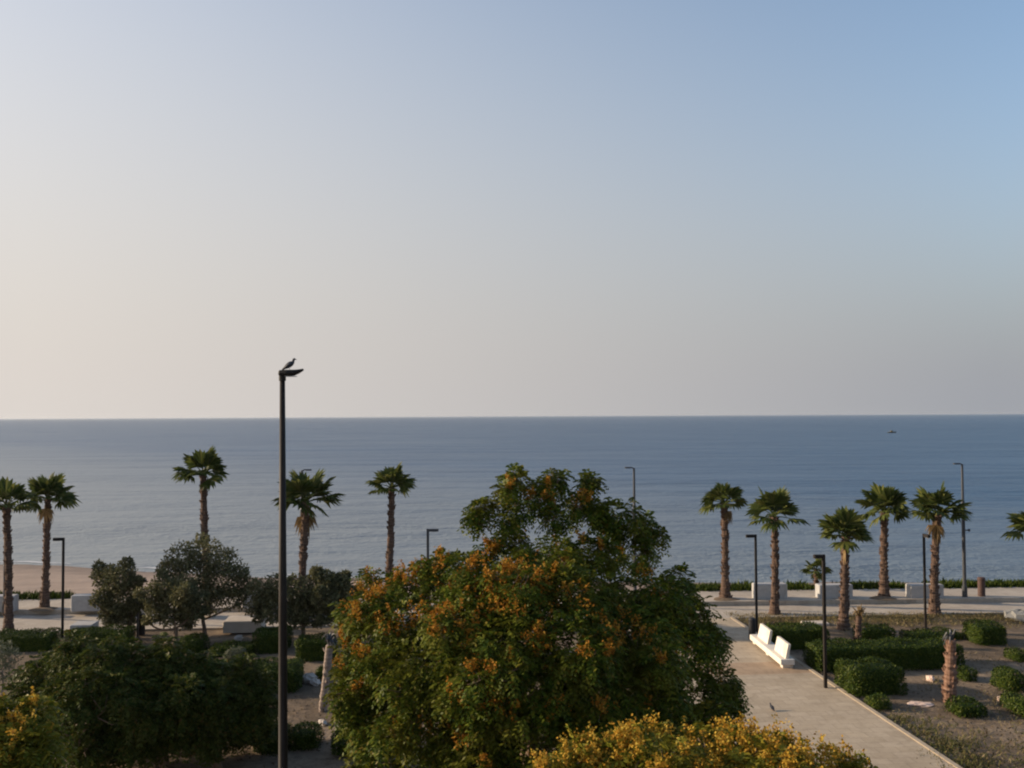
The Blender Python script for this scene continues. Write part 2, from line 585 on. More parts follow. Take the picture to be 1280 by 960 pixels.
def shore_y(x):
    a, b_ = G(0, 704, SEA_Z), G(330, 722, SEA_Z)
    c = G(900, 729, SEA_Z)
    d = (a.x, a.y), (b_.x, b_.y), (c.x, c.y)
    if x < d[1][0]:
        return d[0][1] + (x - d[0][0]) * (d[1][1] - d[0][1]) / (d[1][0] - d[0][0]) if x > -60 else d[0][1] + (-60 - d[0][0]) * (d[1][1] - d[0][1]) / (d[1][0] - d[0][0]) + (-60 - x) * 0.4
    if x < d[2][0]:
        return d[1][1] + (x - d[1][0]) * (d[2][1] - d[1][1]) / (d[2][0] - d[1][0])
    return d[2][1]


# ground: near beds, one sheet, butted on the beach sheet along the promenade's far side
def gz(x, y):
    return 0.03 * math.sin(x * 0.7 + 1.3) * math.sin(y * 0.55) + 0.02 * math.sin(x * 1.9 + y * 1.3) - 0.02


mb = MB()
NX, NY = 128, 48
V, Fc = [], []
for j in range(NY + 1):
    for i in range(NX + 1):
        x = XL + (XR - XL) * i / NX
        ye = line_at(far_p, far_q, x).y - 1.0
        y = -30 + (ye + 30) * j / NY
        V.append((x, y, min(gz(x, y), 0.02)))
for j in range(NY):
    for i in range(NX):
        a = j * (NX + 1) + i
        Fc.append((a, a + 1, a + NX + 2, a + NX + 1))
mb.add(V, Fc)
tag(mb.build('ground', M['soil'], smooth=True), 'dry brown soil of the park beds', 'ground', kind='structure')

mb = MB()
V, Fc = [], []
NB = 26
for j in range(NB + 1):
    for i in range(NX + 1):
        x = XL + (XR - XL) * i / NX
        y0 = line_at(far_p, far_q, x).y - 1.0
        ys = shore_y(x) + 10
        t = j / NB
        y = y0 + (ys - y0) * t
        tt = (y - y0) / (shore_y(x) - y0)
        if j == 0:
            z = min(gz(x, y), 0.02)
        else:
            s = max(0.0, tt - 0.10) / 0.90
            z = 0.05 + (SEA_Z - 0.05) * (s ** 0.85 if s < 1 else 1 + (s - 1) * 0.85) + 0.04 * math.sin(x * 0.8 + y) * math.sin(y * 0.9 + x * 0.2)
        V.append((x, y, z))
for j in range(NB):
    for i in range(NX):
        a = j * (NX + 1) + i
        Fc.append((a, a + 1, a + NX + 2, a + NX + 1))
mb.add(V, Fc)
tag(mb.build('beach', M['sand'], smooth=True), 'brown sand beach sloping to the water', 'beach', kind='structure')

mb = MB()
mb.add([(-60000, 44, SEA_Z), (60000, 44, SEA_Z), (60000, 90000, SEA_Z), (-60000, 90000, SEA_Z)], [(0, 1, 2, 3)])
tag(mb.build('sea', M['sea']), 'calm blue grey sea out to the horizon', 'sea', kind='structure')

# a thin broken line of foam where the water meets the sand
mb = MB()
rng = np.random.default_rng(77)
x = -75.0
while x < -14:
    Lf = rng.uniform(2.0, 9.0)
    m = 12
    V = []
    for k in range(m + 1):
        xx = x + Lf * k / m
        yy = shore_y(xx) + 0.9 + 0.35 * math.sin(xx * 0.7) + 0.2 * math.sin(xx * 1.9)
        wd = 0.42 * math.sin(math.pi * k / m) ** 0.6 * (0.6 + 0.5 * rng.random()) + 0.01
        V += [(xx, yy - wd * 0.5, SEA_Z + 0.02), (xx, yy + wd * 0.5, SEA_Z + 0.02)]
    mb.add(V, [(2 * k, 2 * k + 2, 2 * k + 3, 2 * k + 1) for k in range(m)])
    x += Lf + rng.uniform(0.3, 4.0)
tag(mb.build('foam', M['foam']), 'thin broken foam line along the beach', 'foam', kind='structure')

# promenade: lower walk, upper walk behind a riser
mb = MB()
eps = 0.003
mb.prism([line_at(near_p, near_q, XL), line_at(near_p, near_q, XR), line_at(rise_p, rise_q, XR) - Vector((0, eps, 0)), line_at(rise_p, rise_q, XL) - Vector((0, eps, 0))], -0.4, 0.06)
tag(mb.build('promenade', M['prom']), 'lower beige paved walk of the seafront promenade', 'promenade', kind='structure')
mb = MB()
mb.prism([line_at(rise_p, rise_q, XL), line_at(rise_p, rise_q, XR), line_at(far_p, far_q, XR), line_at(far_p, far_q, XL)], -0.4, 0.26)
tag(mb.build('promenade', M['prom']), 'upper beige paved walk of the promenade raised by one step', 'promenade', kind='structure')

# the path to the sea and its kerbs
pr_far = G(905, 767, 0.06)
pr_near = G(1195, 960, 0.06)
pdir = (pr_near - pr_far).normalized()
ne = pr_far - pdir * 0.0
pr0 = pr_near + pdir * 30
PW = 6.0
off = Vector((-pdir.y, pdir.x, 0))
if off.x > 0:
    off = -off
pl_far = pr_far + off * PW


def hit_near(p):     # where the path's edge meets the promenade's near edge
    for k in range(400):
        q = p - pdir * (k * 0.02 - 2.0)
        if q.y >= line_at(near_p, near_q, q.x).y - 0.004:
            return q
    return p


ra, la = hit_near(pr_far), hit_near(pl_far)
mb = MB()
mb.prism([ra, la, pr0 + off * PW, pr0], -0.3, 0.06)
tag(mb.build('path', M['path']), 'broad pale paved path leading to the promenade', 'path', kind='structure')
kmb = MB()
for base, sgn in ((ra, -1), (la, 1)):
    o = off * sgn
    e0, e1 = base + o * 0.003, (pr0 if sgn < 0 else pr0 + off * PW) + o * 0.003
    e0 = e0 + pdir * 0.02
    kmb.prism([e0, e0 + o * 0.14, e1 + o * 0.14, e1], -0.3, 0.085)
tag(kmb.build('kerb', M['kerb']), 'narrow concrete kerbs edging the path', 'kerb', kind='structure')

# ------------------------------------------------------------------ foliage builders
def unit(rng, n):
    v = rng.normal(size=(n, 3))
    return v / np.linalg.norm(v, axis=1, keepdims=True)


def nrm(v):
    return v / np.maximum(np.linalg.norm(v, axis=1, keepdims=True), 1e-9)


def leaf_quads(P, D, N, L, W):
    """pointed leaves at P along D, facing N"""
    S = nrm(np.cross(D, N))
    L = np.asarray(L).reshape(-1, 1)
    W = np.asarray(W).reshape(-1, 1)
    mid = P + D * L * 0.5
    return np.stack([P, mid + S * W * 0.5, P + D * L, mid - S * W * 0.5], axis=1)


def clump_points(rng, clumps, n, inner=0.45):
    C = np.array([c[0] for c in clumps], dtype=float)
    Rr = np.array([c[1] for c in clumps], dtype=float)
    wgt = Rr[:, 0] * Rr[:, 2] + 0.02
    wgt = wgt / wgt.sum()
    k = rng.choice(len(clumps), size=n, p=wgt)
    u = unit(rng, n)
    rad = (inner ** 3 + (1 - inner ** 3) * rng.random(n)) ** (1 / 3)
    # lumpy surface so that no clump is a clean ball
    lump = 1 + 0.16 * np.sin(u[:, 0] * 5 + k * 1.7) * np.sin(u[:, 2] * 6 + k) + 0.10 * np.sin(u[:, 1] * 9 + k * 2.3)
    P = C[k] + u * Rr[k] * (rad * lump)[:, None]
    return P, u, k


def frond_quads(rng, P, U_, L, pairs=5, leaflet=0.10, wid=0.045, droop=0.5):
    """drooping feather leaves: leaflets in pairs on a curved stalk"""
    n = len(P)
    D = nrm(U_ * 0.8 + unit(rng, n) * 0.6 + np.array([0, 0, -0.15]))
    up = np.tile(np.array([0, 0, 1.0]), (n, 1)) + unit(rng, n) * 0.35
    S = nrm(np.cross(D, up))
    Nn = nrm(np.cross(S, D))
    out = []
    L = L * (0.7 + 0.6 * rng.random(n))[:, None]
    for i in range(pairs):
        t = (i + 0.6) / pairs
        B = P + D * L * t + np.array([0, 0, -1.0]) * L * droop * t * t
        T = nrm(D + np.array([0, 0, -1.0]) * (2 * droop * t))
        for s in (-1, 1):
            dd = nrm(S * s * 0.85 + T * 0.5 + np.array([0, 0, -0.25]) + unit(rng, n) * 0.2)
            ll = leaflet * (1.15 - 0.4 * abs(t - 0.4)) * (0.8 + 0.4 * rng.random(n))
            out.append(leaf_quads(B, dd, nrm(Nn + unit(rng, n) * 0.35), ll, np.full(n, wid)))
    return np.concatenate(out)


def panicle_quads(rng, P, U_, H=0.26, n_f=16, size=0.05):
    out = []
    n = len(P)
    D = nrm(U_ * 0.6 + np.array([0, 0, 0.8]))
    H = H * (0.6 + 0.7 * rng.random(n))[:, None]
    for i in range(n_f):
        t = rng.random((n, 1))
        q = P + D * H * t + unit(rng, n) * (0.42 * H * (1.05 - 0.75 * t)) * (rng.random((n, 1)) ** 0.5)
        d = unit(rng, n)
        out.append(leaf_quads(q, d, unit(rng, n), size * (0.7 + 0.6 * rng.random(n)), np.full(n, size * 0.75)))
    return np.concatenate(out)


def limb(mb, a, b_, r0, r1, rng, n=6, bend=0.12, sides=7):
    a, b_ = Vector(a), Vector(b_)
    L = (b_ - a).length
    pts, rad = [], []
    o1 = Vector(rng.normal(size=3)) * L * bend
    for i in range(n + 1):
        t = i / n
        p = a.lerp(b_, t) + o1 * math.sin(math.pi * t) * 0.5 + Vector((0, 0, -L * 0.06 * math.sin(math.pi * t)))
        pts.append(p)
        rad.append(r0 + (r1 - r0) * t)
    mb.tube(pts, rad, sides)


def make_tree(name, label, cat, base, clumps, seed, n, leaf, mat, bark, trunk_r, fork_z, group=None,
              fronds=True, flowers=0, fmat=None, fweight=None, lens=0.32, inner=0.45, fl_size=0.05, fl_h=0.26, leaf_w=None, nleaflet=5, ragged=0):
    rng = np.random.default_rng(seed)
    root = thing(name, label, cat, base, 0, group)
    b = np.array(base)
    nbase = len(clumps)
    if ragged:
        rr_ = np.random.default_rng(seed + 5)
        ctr = np.mean([c[0] for c in clumps], axis=0)
        extra = []
        for c, rad_ in clumps:
            for q in range(ragged):
                u_ = nrm((np.array(c) - ctr)[None] * 0.6 / (np.linalg.norm(np.array(c) - ctr) + 0.01) + unit(rr_, 1) * 0.8)[0]
                f_ = rr_.uniform(0.28, 0.5)
                p_ = np.array(c) + u_ * np.array(rad_) * rr_.uniform(1.0, 1.35)
                if p_[2] > base[2] + 0.5:
                    extra.append((tuple(p_), tuple(np.array(rad_) * f_)))
        clumps = list(clumps) + extra
    loc = [((np.array(c[0]) - b), np.array(c[1])) for c in clumps]
    # crown
    P, u, k = clump_points(rng, loc, n, inner)
    cm = MB()
    if fronds:
        cm.quads(frond_quads(rng, P, u, lens, nleaflet, leaf, leaf_w or leaf * 0.45))
    else:
        D = nrm(u * 0.7 + unit(rng, n))
        cm.quads(leaf_quads(P, D, nrm(u * 0.5 + unit(rng, n)), leaf * (0.7 + 0.6 * rng.random(n)), np.full(n, leaf_w or leaf * 0.55)))
    crown = cm.build('crown', mat, root)
    # trunk and limbs
    tm = MB()
    fork = Vector((rng.normal() * 0.08, rng.normal() * 0.08, fork_z))
    pts = [Vector((0, 0, -0.1)), Vector((0, 0, 0.06)), fork * 0.5 + Vector((0.03, 0, 0)), fork]
    tm.tube(pts, [trunk_r * 1.5, trunk_r * 1.2, trunk_r, trunk_r * 0.85], 9)
    trunk = tm.build('trunk', bark, root, smooth=True)
    bm_ = MB()
    order = sorted(range(len(loc)), key=lambda i: (Vector(loc[i][0]) - fork).length)
    known = [(fork, trunk_r * 0.7)]
    for i in order:
        c = Vector(loc[i][0])
        # the limb leaves the nearest bough that lies below or inside
        best = min(known, key=lambda q: (c - q[0]).length + (1.2 if q[0].z > c.z + 0.15 else 0) + 0.25 * (q[0] - fork).length)
        r0 = best[1] * 0.78
        limb(bm_, best[0], c, r0, r0 * 0.62, rng, 6, 0.16)
        known.append((c, r0 * 0.66))
        for q in range(3):
            e = c + Vector(unit(rng, 1)[0] * loc[i][1] * 0.9)
            limb(bm_, c.lerp(best[0], 0.15 * q), e, max(r0 * 0.3, 0.008), 0.006, rng, 4, 0.15, 5)
    bm_.build('limb', bark, trunk, smooth=True)
    # blossom
    if flowers:
        fr = np.random.default_rng(seed + 77)
        wl = np.array([fweight(c[0], i) if fweight and i < nbase else 1.0 if not fweight else (fweight(c[0], (i - nbase) // max(ragged, 1)) * 1.3 if (i - nbase) // max(ragged, 1) < nbase else 0.4) for i, c in enumerate(clumps)])
        Rr = np.array([c[1] for c in loc]); C = np.array([c[0] for c in loc])
        pr = wl * Rr[:, 0] * Rr[:, 2]
        pr = pr / pr.sum()
        # a few bunches on each spray, each bunch several panicles
        BN = 6
        nb = flowers // BN
        kk = fr.choice(len(loc), size=nb, p=pr)
        uu = unit(fr, nb)
        uu[:, 2] = np.abs(uu[:, 2]) * 0.9 - 0.25
        uu[:, 1] -= 0.25
        uu = nrm(uu)
        kk = np.repeat(kk, BN)
        uu = nrm(np.repeat(uu, BN, axis=0) + fr.normal(size=(nb * BN, 3)) * 0.2)
        PP = C[kk] + uu * Rr[kk] * (0.86 + 0.2 * fr.random((nb * BN, 1)))
        fm = MB()
        fm.quads(panicle_quads(fr, PP, uu, fl_h, 17, fl_size))
        bl = fm.build('blossom', fmat, crown)
        bl['kind'] = 'stuff'
    return root


def px_clumps(spec, Y0, seed, depth=1.0, flat=0.8):
    """crown sprays seen at these pixels, each with its own depth"""
    rng = np.random.default_rng(seed)
    out = []
    for s in spec:
        px, py, r = s[:3]
        dy = s[3] if len(s) > 3 else rng.uniform(-1, 1) * depth
        Y = Y0 + dy
        c = A(px, py, Y)
        rm = r * Y / F_PX
        out.append(((c.x, c.y, c.z), (rm, rm * 1.05, rm * flat)))
    return out


# ---- the big flowering tree
big = [
    (648, 603, 30, 0.2), (632, 612, 22, -0.3), (700, 600, 26, 0.4), (735, 604, 24, 0.5), (676, 622, 30, 0.0), (720, 632, 34, 0.3),
    (606, 632, 25, -0.3), (596, 652, 16, -0.6), (645, 642, 30, -0.5), (690, 648, 26, -0.3), (772, 642, 36, 0.5), (800, 662, 30, 0.8), (748, 640, 26, 0.3),
    (640, 676, 30, 0.3), (610, 690, 26, -0.4), (735, 690, 40, -0.6), (795, 695, 36, 0.4), (822, 672, 12, 0.9), (770, 668, 24, 0.6), (655, 700, 30, -0.9),
    (560, 722, 44, -0.6), (518, 726, 34, -0.2), (480, 740, 34, 0.2), (445, 762, 30, 0.3), (600, 730, 44, -1.2), (650, 745, 55, -1.8), (720, 745, 55, -1.8),
    (790, 745, 50, -0.8), (835, 745, 42, 0.4), (862, 768, 38, 0.8), (886, 792, 22, 1.1), (500, 775, 50, -1.2), (570, 775, 55, -2.2), (460, 800, 42, -0.3),
    (640, 800, 62, -2.8), (720, 805, 65, -2.8), (795, 800, 60, -1.8), (850, 815, 46, -0.2), (520, 830, 55, -2.0), (590, 850, 60, -2.8), (462, 850, 46, -0.8),
    (436, 835, 20, -0.3), (660, 870, 65, -3.0), (740, 870, 65, -2.6), (810, 865, 58, -1.6), (862, 865, 46, 0.0), (900, 850, 30, 0.7), (915, 870, 22, 0.9), (905, 900, 30, 0.6),
    (880, 915, 44, 0.0), (470, 905, 50, -1.0), (530, 905, 56, -1.8), (600, 920, 60, -2.4), (680, 935, 62, -2.5), (760, 930, 60, -2.0), (830, 930, 54, -0.8), (445, 890, 26, -0.2),
    (560, 690, 0.1, 0), (480, 950, 40, -0.4), (560, 965, 46, -1.0), (640, 985, 50, -1.2), (730, 985, 50, -1.0), (810, 980, 46, -0.4), (880, 960, 36, 0.4),
    (600, 760, 60, 1.4), (700, 720, 60, 1.5), (780, 780, 70, 1.8), (540, 850, 65, 1.6), (660, 850, 80, 2.2), (780, 880, 75, 2.0), (600, 930, 70, 1.8), (720, 950, 70, 2.0)]
big = [b for b in big if b[2] > 1]
Y0 = 20.5
big = [(b[0], b[1], max(b[2] * 0.93 - (13 if b[1] < 715 else 9), 6), b[3]) for b in big]
bigc = px_clumps(big, Y0, 3, flat=0.80)
bb = A(665, 1010, Y0)


def big_weight(c, i):
    px, py, r = big[i][:3]
    wq = 1.0 if px < 700 else (0.5 if px < 800 else 0.12)
    if py > 850:
        wq *= 0.35
    if 600 < px < 700 and 590 < py < 790:
        wq *= 1.8
    if big[i][3] > 1.2:
        wq *= 0.1
    return wq * (0.35 + 1.3 * ((i * 7919) % 10) / 10)


make_tree('flowering_tree', 'tall broad green tree with orange flower clusters in the middle of the view', 'tree', (bb.x, Y0, 0), bigc, 11, 26000, 0.10,
          M['leaf_tree'], M['bark'], 0.24, 2.2, None, True, 1450, M['flower_orange'], big_weight, fl_size=0.05, fl_h=0.22, lens=0.25, inner=0.4, nleaflet=5, leaf_w=0.046, ragged=2)

# ---- yellow flowering tree, front right
yf = [(760, 945, 38, 0), (700, 958, 26, -0.2), (725, 932, 20, 0.1), (800, 930, 36, 0.0), (840, 945, 40, -0.5), (880, 925, 30, 0.3), (920, 935, 38, 0.0), (930, 965, 40, -0.6),
      (965, 940, 36, 0.2), (1005, 950, 34, 0.1), (1050, 960, 26, 0.2), (1075, 972, 20, 0.2), (985, 975, 44, -0.6), (860, 985, 50, -0.8), (770, 990, 46, -0.5), (690, 990, 36, 0),
      (900, 1030, 90, 0.2), (800, 1040, 80, 0.3), (1000, 1030, 70, 0.3), (870, 1090, 100, 0.4)]
yf = [(q[0], q[1] + 9, q[2] * 0.95 - 3, q[3]) for q in yf]
yc = px_clumps(yf, 12.5, 5, flat=0.8)
yb = A(880, 1000, 12.5)
make_tree('flowering_tree', 'bright yellow blossoming tree top in the foreground below the path', 'tree', (yb.x, 12.5, 0), yc, 21, 5200, 0.085,
          M['leaf_yellow'], M['bark'], 0.13, 2.3, None, True, 1100, M['flower_yellow'], lambda c, i: (2.0 if yf[i][1] < 990 else 0.3), lens=0.26, inner=0.35, fl_size=0.042, fl_h=0.22, leaf_w=0.04, ragged=1)
lf = [(20, 895, 36, 0), (55, 890, 26, 0.2), (-20, 890, 40, 0), (40, 930, 40, -0.4), (70, 920, 20, 0.2), (0, 950, 55, -0.5), (62, 960, 28, 0), (30, 990, 55, -0.2), (-40, 950, 60, 0), (-20, 1010, 70, 0)]
lf = [(q[0] - 12, q[1] + 6, q[2] * 0.85 - 4, q[3]) for q in lf]
lc = px_clumps(lf, 14.0, 6, flat=0.85)
lb = A(0, 1000, 14.0)
make_tree('flowering_tree', 'yellow green flowering tree cut by the lower left corner', 'tree', (lb.x, 14.0, 0), lc, 31, 3000, 0.09,
          M['leaf_yellow'], M['bark'], 0.12, 2.2, None, True, 170, M['flower_yellow'], lambda c, i: (2.0 if lf[i][1] < 941 else 0.4), lens=0.28, inner=0.35, fl_size=0.042, fl_h=0.2, leaf_w=0.042)

# ---- dark spreading trees, lower left
darks = [
    ([(60, 830, 36, .6), (95, 815, 36, .3), (130, 815, 34, 0), (40, 860, 30, .3), (90, 860, 50, -.6), (140, 860, 48, -.6), (60, 900, 38, -.3), (110, 912, 46, -.8), (150, 902, 38, -.5), (100, 840, 50, 1.2), (140, 890, 50, 1.2)], 118,
     'leftmost of the dark spreading trees behind the yellow green corner tree', 41, 24.0),
    ([(165, 812, 34, .3), (200, 822, 38, 0), (235, 825, 34, .2), (180, 860, 48, -.7), (225, 865, 48, -.7), (190, 903, 42, -.6), (235, 897, 36, -.5), (205, 845, 50, 1.2), (215, 885, 40, 1.0), (170, 905, 26, 0)], 204,
     'middle of the three dark spreading trees in the lower left', 42, 24.4),
    ([(260, 835, 30, .3), (290, 838, 34, 0), (320, 848, 28, .2), (270, 870, 44, -.6), (310, 875, 38, -.4), (275, 896, 30, -.4), (318, 893, 24, 0), (290, 860, 44, 1.1), (300, 885, 34, 1.0), (255, 905, 22, 0)], 272,
     'dark spreading tree just left of the tall black lamp post', 43, 24.8)]
for spec, tx, lab, sd_, Y in darks:
    cl = px_clumps([(q[0], q[1] + 10, q[2] * 0.85 - 6, q[3]) for q in spec], Y, sd_, flat=0.8)
    b0 = A(tx, 950, Y)
    dark_root = make_tree('spreading_tree', lab, 'tree', (b0.x, Y, 0), cl, sd_, 5200, 0.10, M['leaf_tree_dark'], M['bark'], 0.11, 0.7, 'dark trees in the lower left',
              True, 0, M['flower_orange'], None, lens=0.30, inner=0.3, leaf_w=0.05, ragged=2)

    if tx == 118:
        bm_ = MB()
        for pl in (((98, 938), (100, 920), (116, 902), (131, 888), (134, 868)), ((122, 897), (140, 906), (152, 902)), ((112, 908), (104, 893), (92, 884)), ((128, 890), (118, 876), (112, 868)),
                   ((98, 925), (82, 918), (70, 908))):
            q = [A(x, y, Y - 1.35) - Vector((b0.x, Y, 0)) for x, y in pl]
            bm_.tube(q, [0.018 - 0.013 * k / (len(q) - 1) for k in range(len(q))], 6)
        bm_.build('bare_branch', M['bark'], dark_root, smooth=True)

# ---- small round trees by the promenade
rounds = [
    ([(132, 722, 18), (150, 722, 22), (168, 728, 14), (128, 745, 15), (150, 750, 26), (170, 755, 15), (140, 768, 18), (160, 770, 17)], (158, 797), 'small upright olive tree with squarish crown nearest the low white slab', 51),
    ([(205, 735, 20), (225, 738, 22), (190, 745, 16), (240, 748, 16), (195, 765, 16), (218, 762, 26), (243, 765, 15), (230, 745, 20)], (218, 808), 'small round olive tree standing in front of the taller one', 52),
    ([(228, 697, 24), (255, 692, 24), (280, 700, 22), (300, 718, 16), (215, 710, 14), (240, 720, 32), (275, 725, 30), (255, 748, 26), (285, 745, 20), (305, 735, 12), (246, 762, 14)], (256, 797), 'tallest round olive tree with forked trunk by the promenade', 53),
    ([(330, 742, 20), (350, 735, 22), (375, 738, 24), (322, 760, 16), (345, 762, 22), (372, 765, 24), (395, 755, 18), (392, 772, 14)], (378, 802), 'low wide olive tree behind the tall black lamp post', 54),
    ([(410, 728, 18), (425, 733, 18), (440, 742, 12), (402, 745, 16), (420, 752, 20), (438, 758, 12), (412, 766, 16)], (424, 806), 'small dark olive tree at the left edge of the big flowering tree', 55)]
for spec, bpx, lab, sd_ in rounds:
    b0 = G(*bpx)
    cl = px_clumps([(q[0], q[1], q[2] - 3) for q in spec], b0.y, sd_, depth=0.35, flat=0.92)
    make_tree('olive_tree', lab, 'tree', (b0.x, b0.y, 0), cl, sd_, 10000, 0.13, M['leaf_olive'], M['bark'], 0.085, 0.7, 'olive trees by the promenade', False, inner=0.3, leaf_w=0.07, ragged=1)
# slender silvery tree at the left edge
b0 = G(6, 868)
cl = px_clumps([(2, 815, 16), (14, 822, 12), (-12, 825, 16), (6, 840, 12)], b0.y, 57, depth=0.3, flat=0.9)
make_tree('slender_tree', 'slender silvery tree with thin pale stem at the left edge', 'tree', (b0.x - 0.1, b0.y, 0), cl, 57, 1500, 0.12, M['leaf_silver'], M['bark_pale'], 0.035, 0.8, None, False, inner=0.2, leaf_w=0.035)


# ------------------------------------------------------------------ palms
def fan_palm(label, bx, by, cx, cy, rpx, tw, seed, name='fan_palm', group='palms along the promenade', tall=1.0, zb=0.0, nleaf=30, dead=3, spread=(82, -6), cat='palm'):
    rng = np.random.default_rng(seed)
    base = G(bx, by, zb)
    Y = base.y
    c = A(cx, cy, Y) - base             # crown centre relative to the base
    root = thing(name, label, cat, base, 0, group)
    s = Y / F_PX
    r = tw * s / 2 * 0.88
    H = c.z
    pts, rad = [], []
    n = 46
    for i in range(n + 1):
        t = i / n
        p = Vector((c.x * t ** 1.3 + 0.05 * math.sin(t * 3 + seed) * (1 - t), c.y * t, -0.05 + (H + 0.05) * t))
        fl = 1 + 0.85 * math.exp(-t * H / 0.45) + 0.10 * math.exp(-(1 - t) * H / 0.5)
        rr = r * fl * (1.12 - 0.2 * t) * (1 + (0.05 if i % 2 else -0.03) + rng.normal() * 0.05)
        pts.append(p)
        rad.append(rr)
    tm = MB()
    tm.tube(pts, rad, 14)
    # old leaf bases stick out of the trunk
    nb = int(H * 26)
    hh = rng.random(nb) ** 0.8
    th = rng.random(nb) * 6.283
    for h, a in zip(hh, th):
        i = int(h * n)
        p = pts[i] + Vector((math.cos(a) * rad[i] * 0.9, math.sin(a) * rad[i] * 0.9, 0))
        q = p + Vector((math.cos(a) * 0.07, math.sin(a) * 0.07, 0.11))
        tm.tube([p, q], [0.045, 0.018], 4)
    tm.build('trunk', M['palm_trunk'], root)
    rm = rpx * s * 1.16
    cm = MB()

    def fan(mb, d, pet, bl, nseg=15, half=88, sag=0.25):
        o = Vector(c)
        d = Vector(d).normalized()
        sd2 = d.cross(Vector((0, 0, 1)))
        if sd2.length < 0.1:
            sd2 = Vector((1, 0, 0))
        sd2.normalize()
        up = sd2.cross(d).normalized()
        e = o + d * pet - Vector((0, 0, pet * 0.08))
        mb.tube([o, o.lerp(e, 0.5) + Vector((0, 0, 0.03)), e], [0.03, 0.022, 0.014], 4)
        tilt = rng.normal() * 0.35
        s2 = (sd2 * math.cos(tilt) + up * math.sin(tilt)).normalized()
        nn = s2.cross(d).normalized()
        for k in range(nseg):
            a = R(-half + 2 * half * k / (nseg - 1)) + rng.normal() * 0.03
            dd = (d * math.cos(a) + s2 * math.sin(a) - nn * 0.12).normalized()
            L = bl * (0.62 + 0.38 * math.cos(a * 0.75)) * (0.9 + 0.2 * rng.random())
            wv = dd.cross(nn).normalized() * (L * math.tan(R(half / nseg)) * 1.0)
            m1 = e + dd * L * 0.66
            tip = e + dd * L + Vector((0, 0, -L * sag * (0.6 + 0.8 * rng.random())))
            fold = nn * 0.02 * (1 if k % 2 else -1)
            mb.add([tuple(e), tuple(m1 + wv + fold), tuple(tip), tuple(m1 - wv - fold)], [(0, 1, 2, 3)])

    e0, e1 = spread
    for k in range(nleaf):
        t = (k + 0.5) / nleaf
        el = R(e0 + (e1 - e0) * t ** 0.9 + rng.normal() * 7)
        az = k * 2.39996 + rng.normal() * 0.25
        d = (math.cos(el) * math.cos(az), math.cos(el) * math.sin(az), math.sin(el))
        f = 0.85 + 0.3 * rng.random()
        fan(cm, d, rm * 0.42 * f, rm * 0.58 * f, sag=0.08 + 0.16 * t)
    cm.build('crown', M['leaf_palm'], root)
    if dead:
        dm = MB()
        for k in range(dead):
            el = R(-55 - 20 * rng.random())
            az = rng.random() * 6.283
            d = (math.cos(el) * math.cos(az), math.cos(el) * math.sin(az), math.sin(el))
            fan(dm, d, rm * 0.32, rm * 0.38, nseg=11, half=70, sag=0.6)
        dm.build('dead_frond', M['leaf_dead'], root)
    return root


palms = [
    ((11, 791), (8, 634), 35, 9, 'fan palm nearest the left edge, trunk flaring at the hedge'),
    ((55, 760), (60, 624), 30, 8, 'fan palm just left of the bent black lamp'),
    ((258, 765), (254, 594), 33, 9, 'tallest fan palm rising behind the round olive trees'),
    ((377, 765), (383, 628), 42, 9.5, 'wide fan palm right behind the tall black lamp post'),
    ((487, 765), (490, 610), 30, 8.5, 'fan palm rising behind the left side of the big flowering tree'),
    ((908, 748), (905, 629), 27, 9, 'fan palm at the head of the path, beside the big tree'),
    ((969, 769), (968, 646), 35, 9, 'fan palm at the path corner behind the bench'),
    ((1054, 786), (1057, 671), 34, 10, 'short fan palm standing in the hedge behind the dark lamp'),
    ((1104, 746), (1106, 640), 33, 9, 'fan palm with a soil ring on the upper walk'),
    ((1167, 768), (1172, 643), 35, 10, 'fan palm in front of the white block at the right'),
    ((1296, 768), (1292, 664), 32, 9, 'fan palm cut off by the right edge')]
for i, (b0, c0, rp, tw, lab) in enumerate(palms):
    fan_palm(lab, b0[0], b0[1], c0[0], c0[1], rp, tw, 100 + i, nleaf=17 + (i * 5) % 6, dead=1 if i % 2 else 0, zb=0.0 if b0[1] > 765 else 0.26)
fan_palm('very small young palm between the white blocks', 1020, 738, 1020, 712, 17, 4, 131, name='young_palm', group=None, zb=0.1, nleaf=12, dead=0, spread=(70, -35))
# soil squares round the palms on the upper walk
for (px, py, lab) in ((907, 749, 'low soil mound round the foot of the palm at the path head'), (1103, 747.5, 'low soil mound round the foot of the right palm'), (55, 761.5, 'low soil mound round the foot of the left palm')):
    c = G(px, py, 0.26)
    mb = MB()
    n = 18
    V = [(c.x, c.y, 0.34)]
    for rr, zz in ((0.35, 0.32), (0.62, 0.262)):
        for k in range(n):
            a = 6.283 * k / n
            q = rr * (1 + 0.12 * math.sin(3 * a + px))
            V.append((c.x + q * math.cos(a), c.y + q * 0.8 * math.sin(a), zz))
    Fc = [(0, 1 + k, 1 + (k + 1) % n) for k in range(n)] + [(1 + k, 1 + n + k, 1 + n + (k + 1) % n, 1 + (k + 1) % n) for k in range(n)]
    mb.add(V, Fc)
    tag(mb.build('soil_mound', M['soil'], smooth=True, origin=(c.x, c.y, 0.262)), lab, 'soil', 'soil mounds under the palms', 'structure')


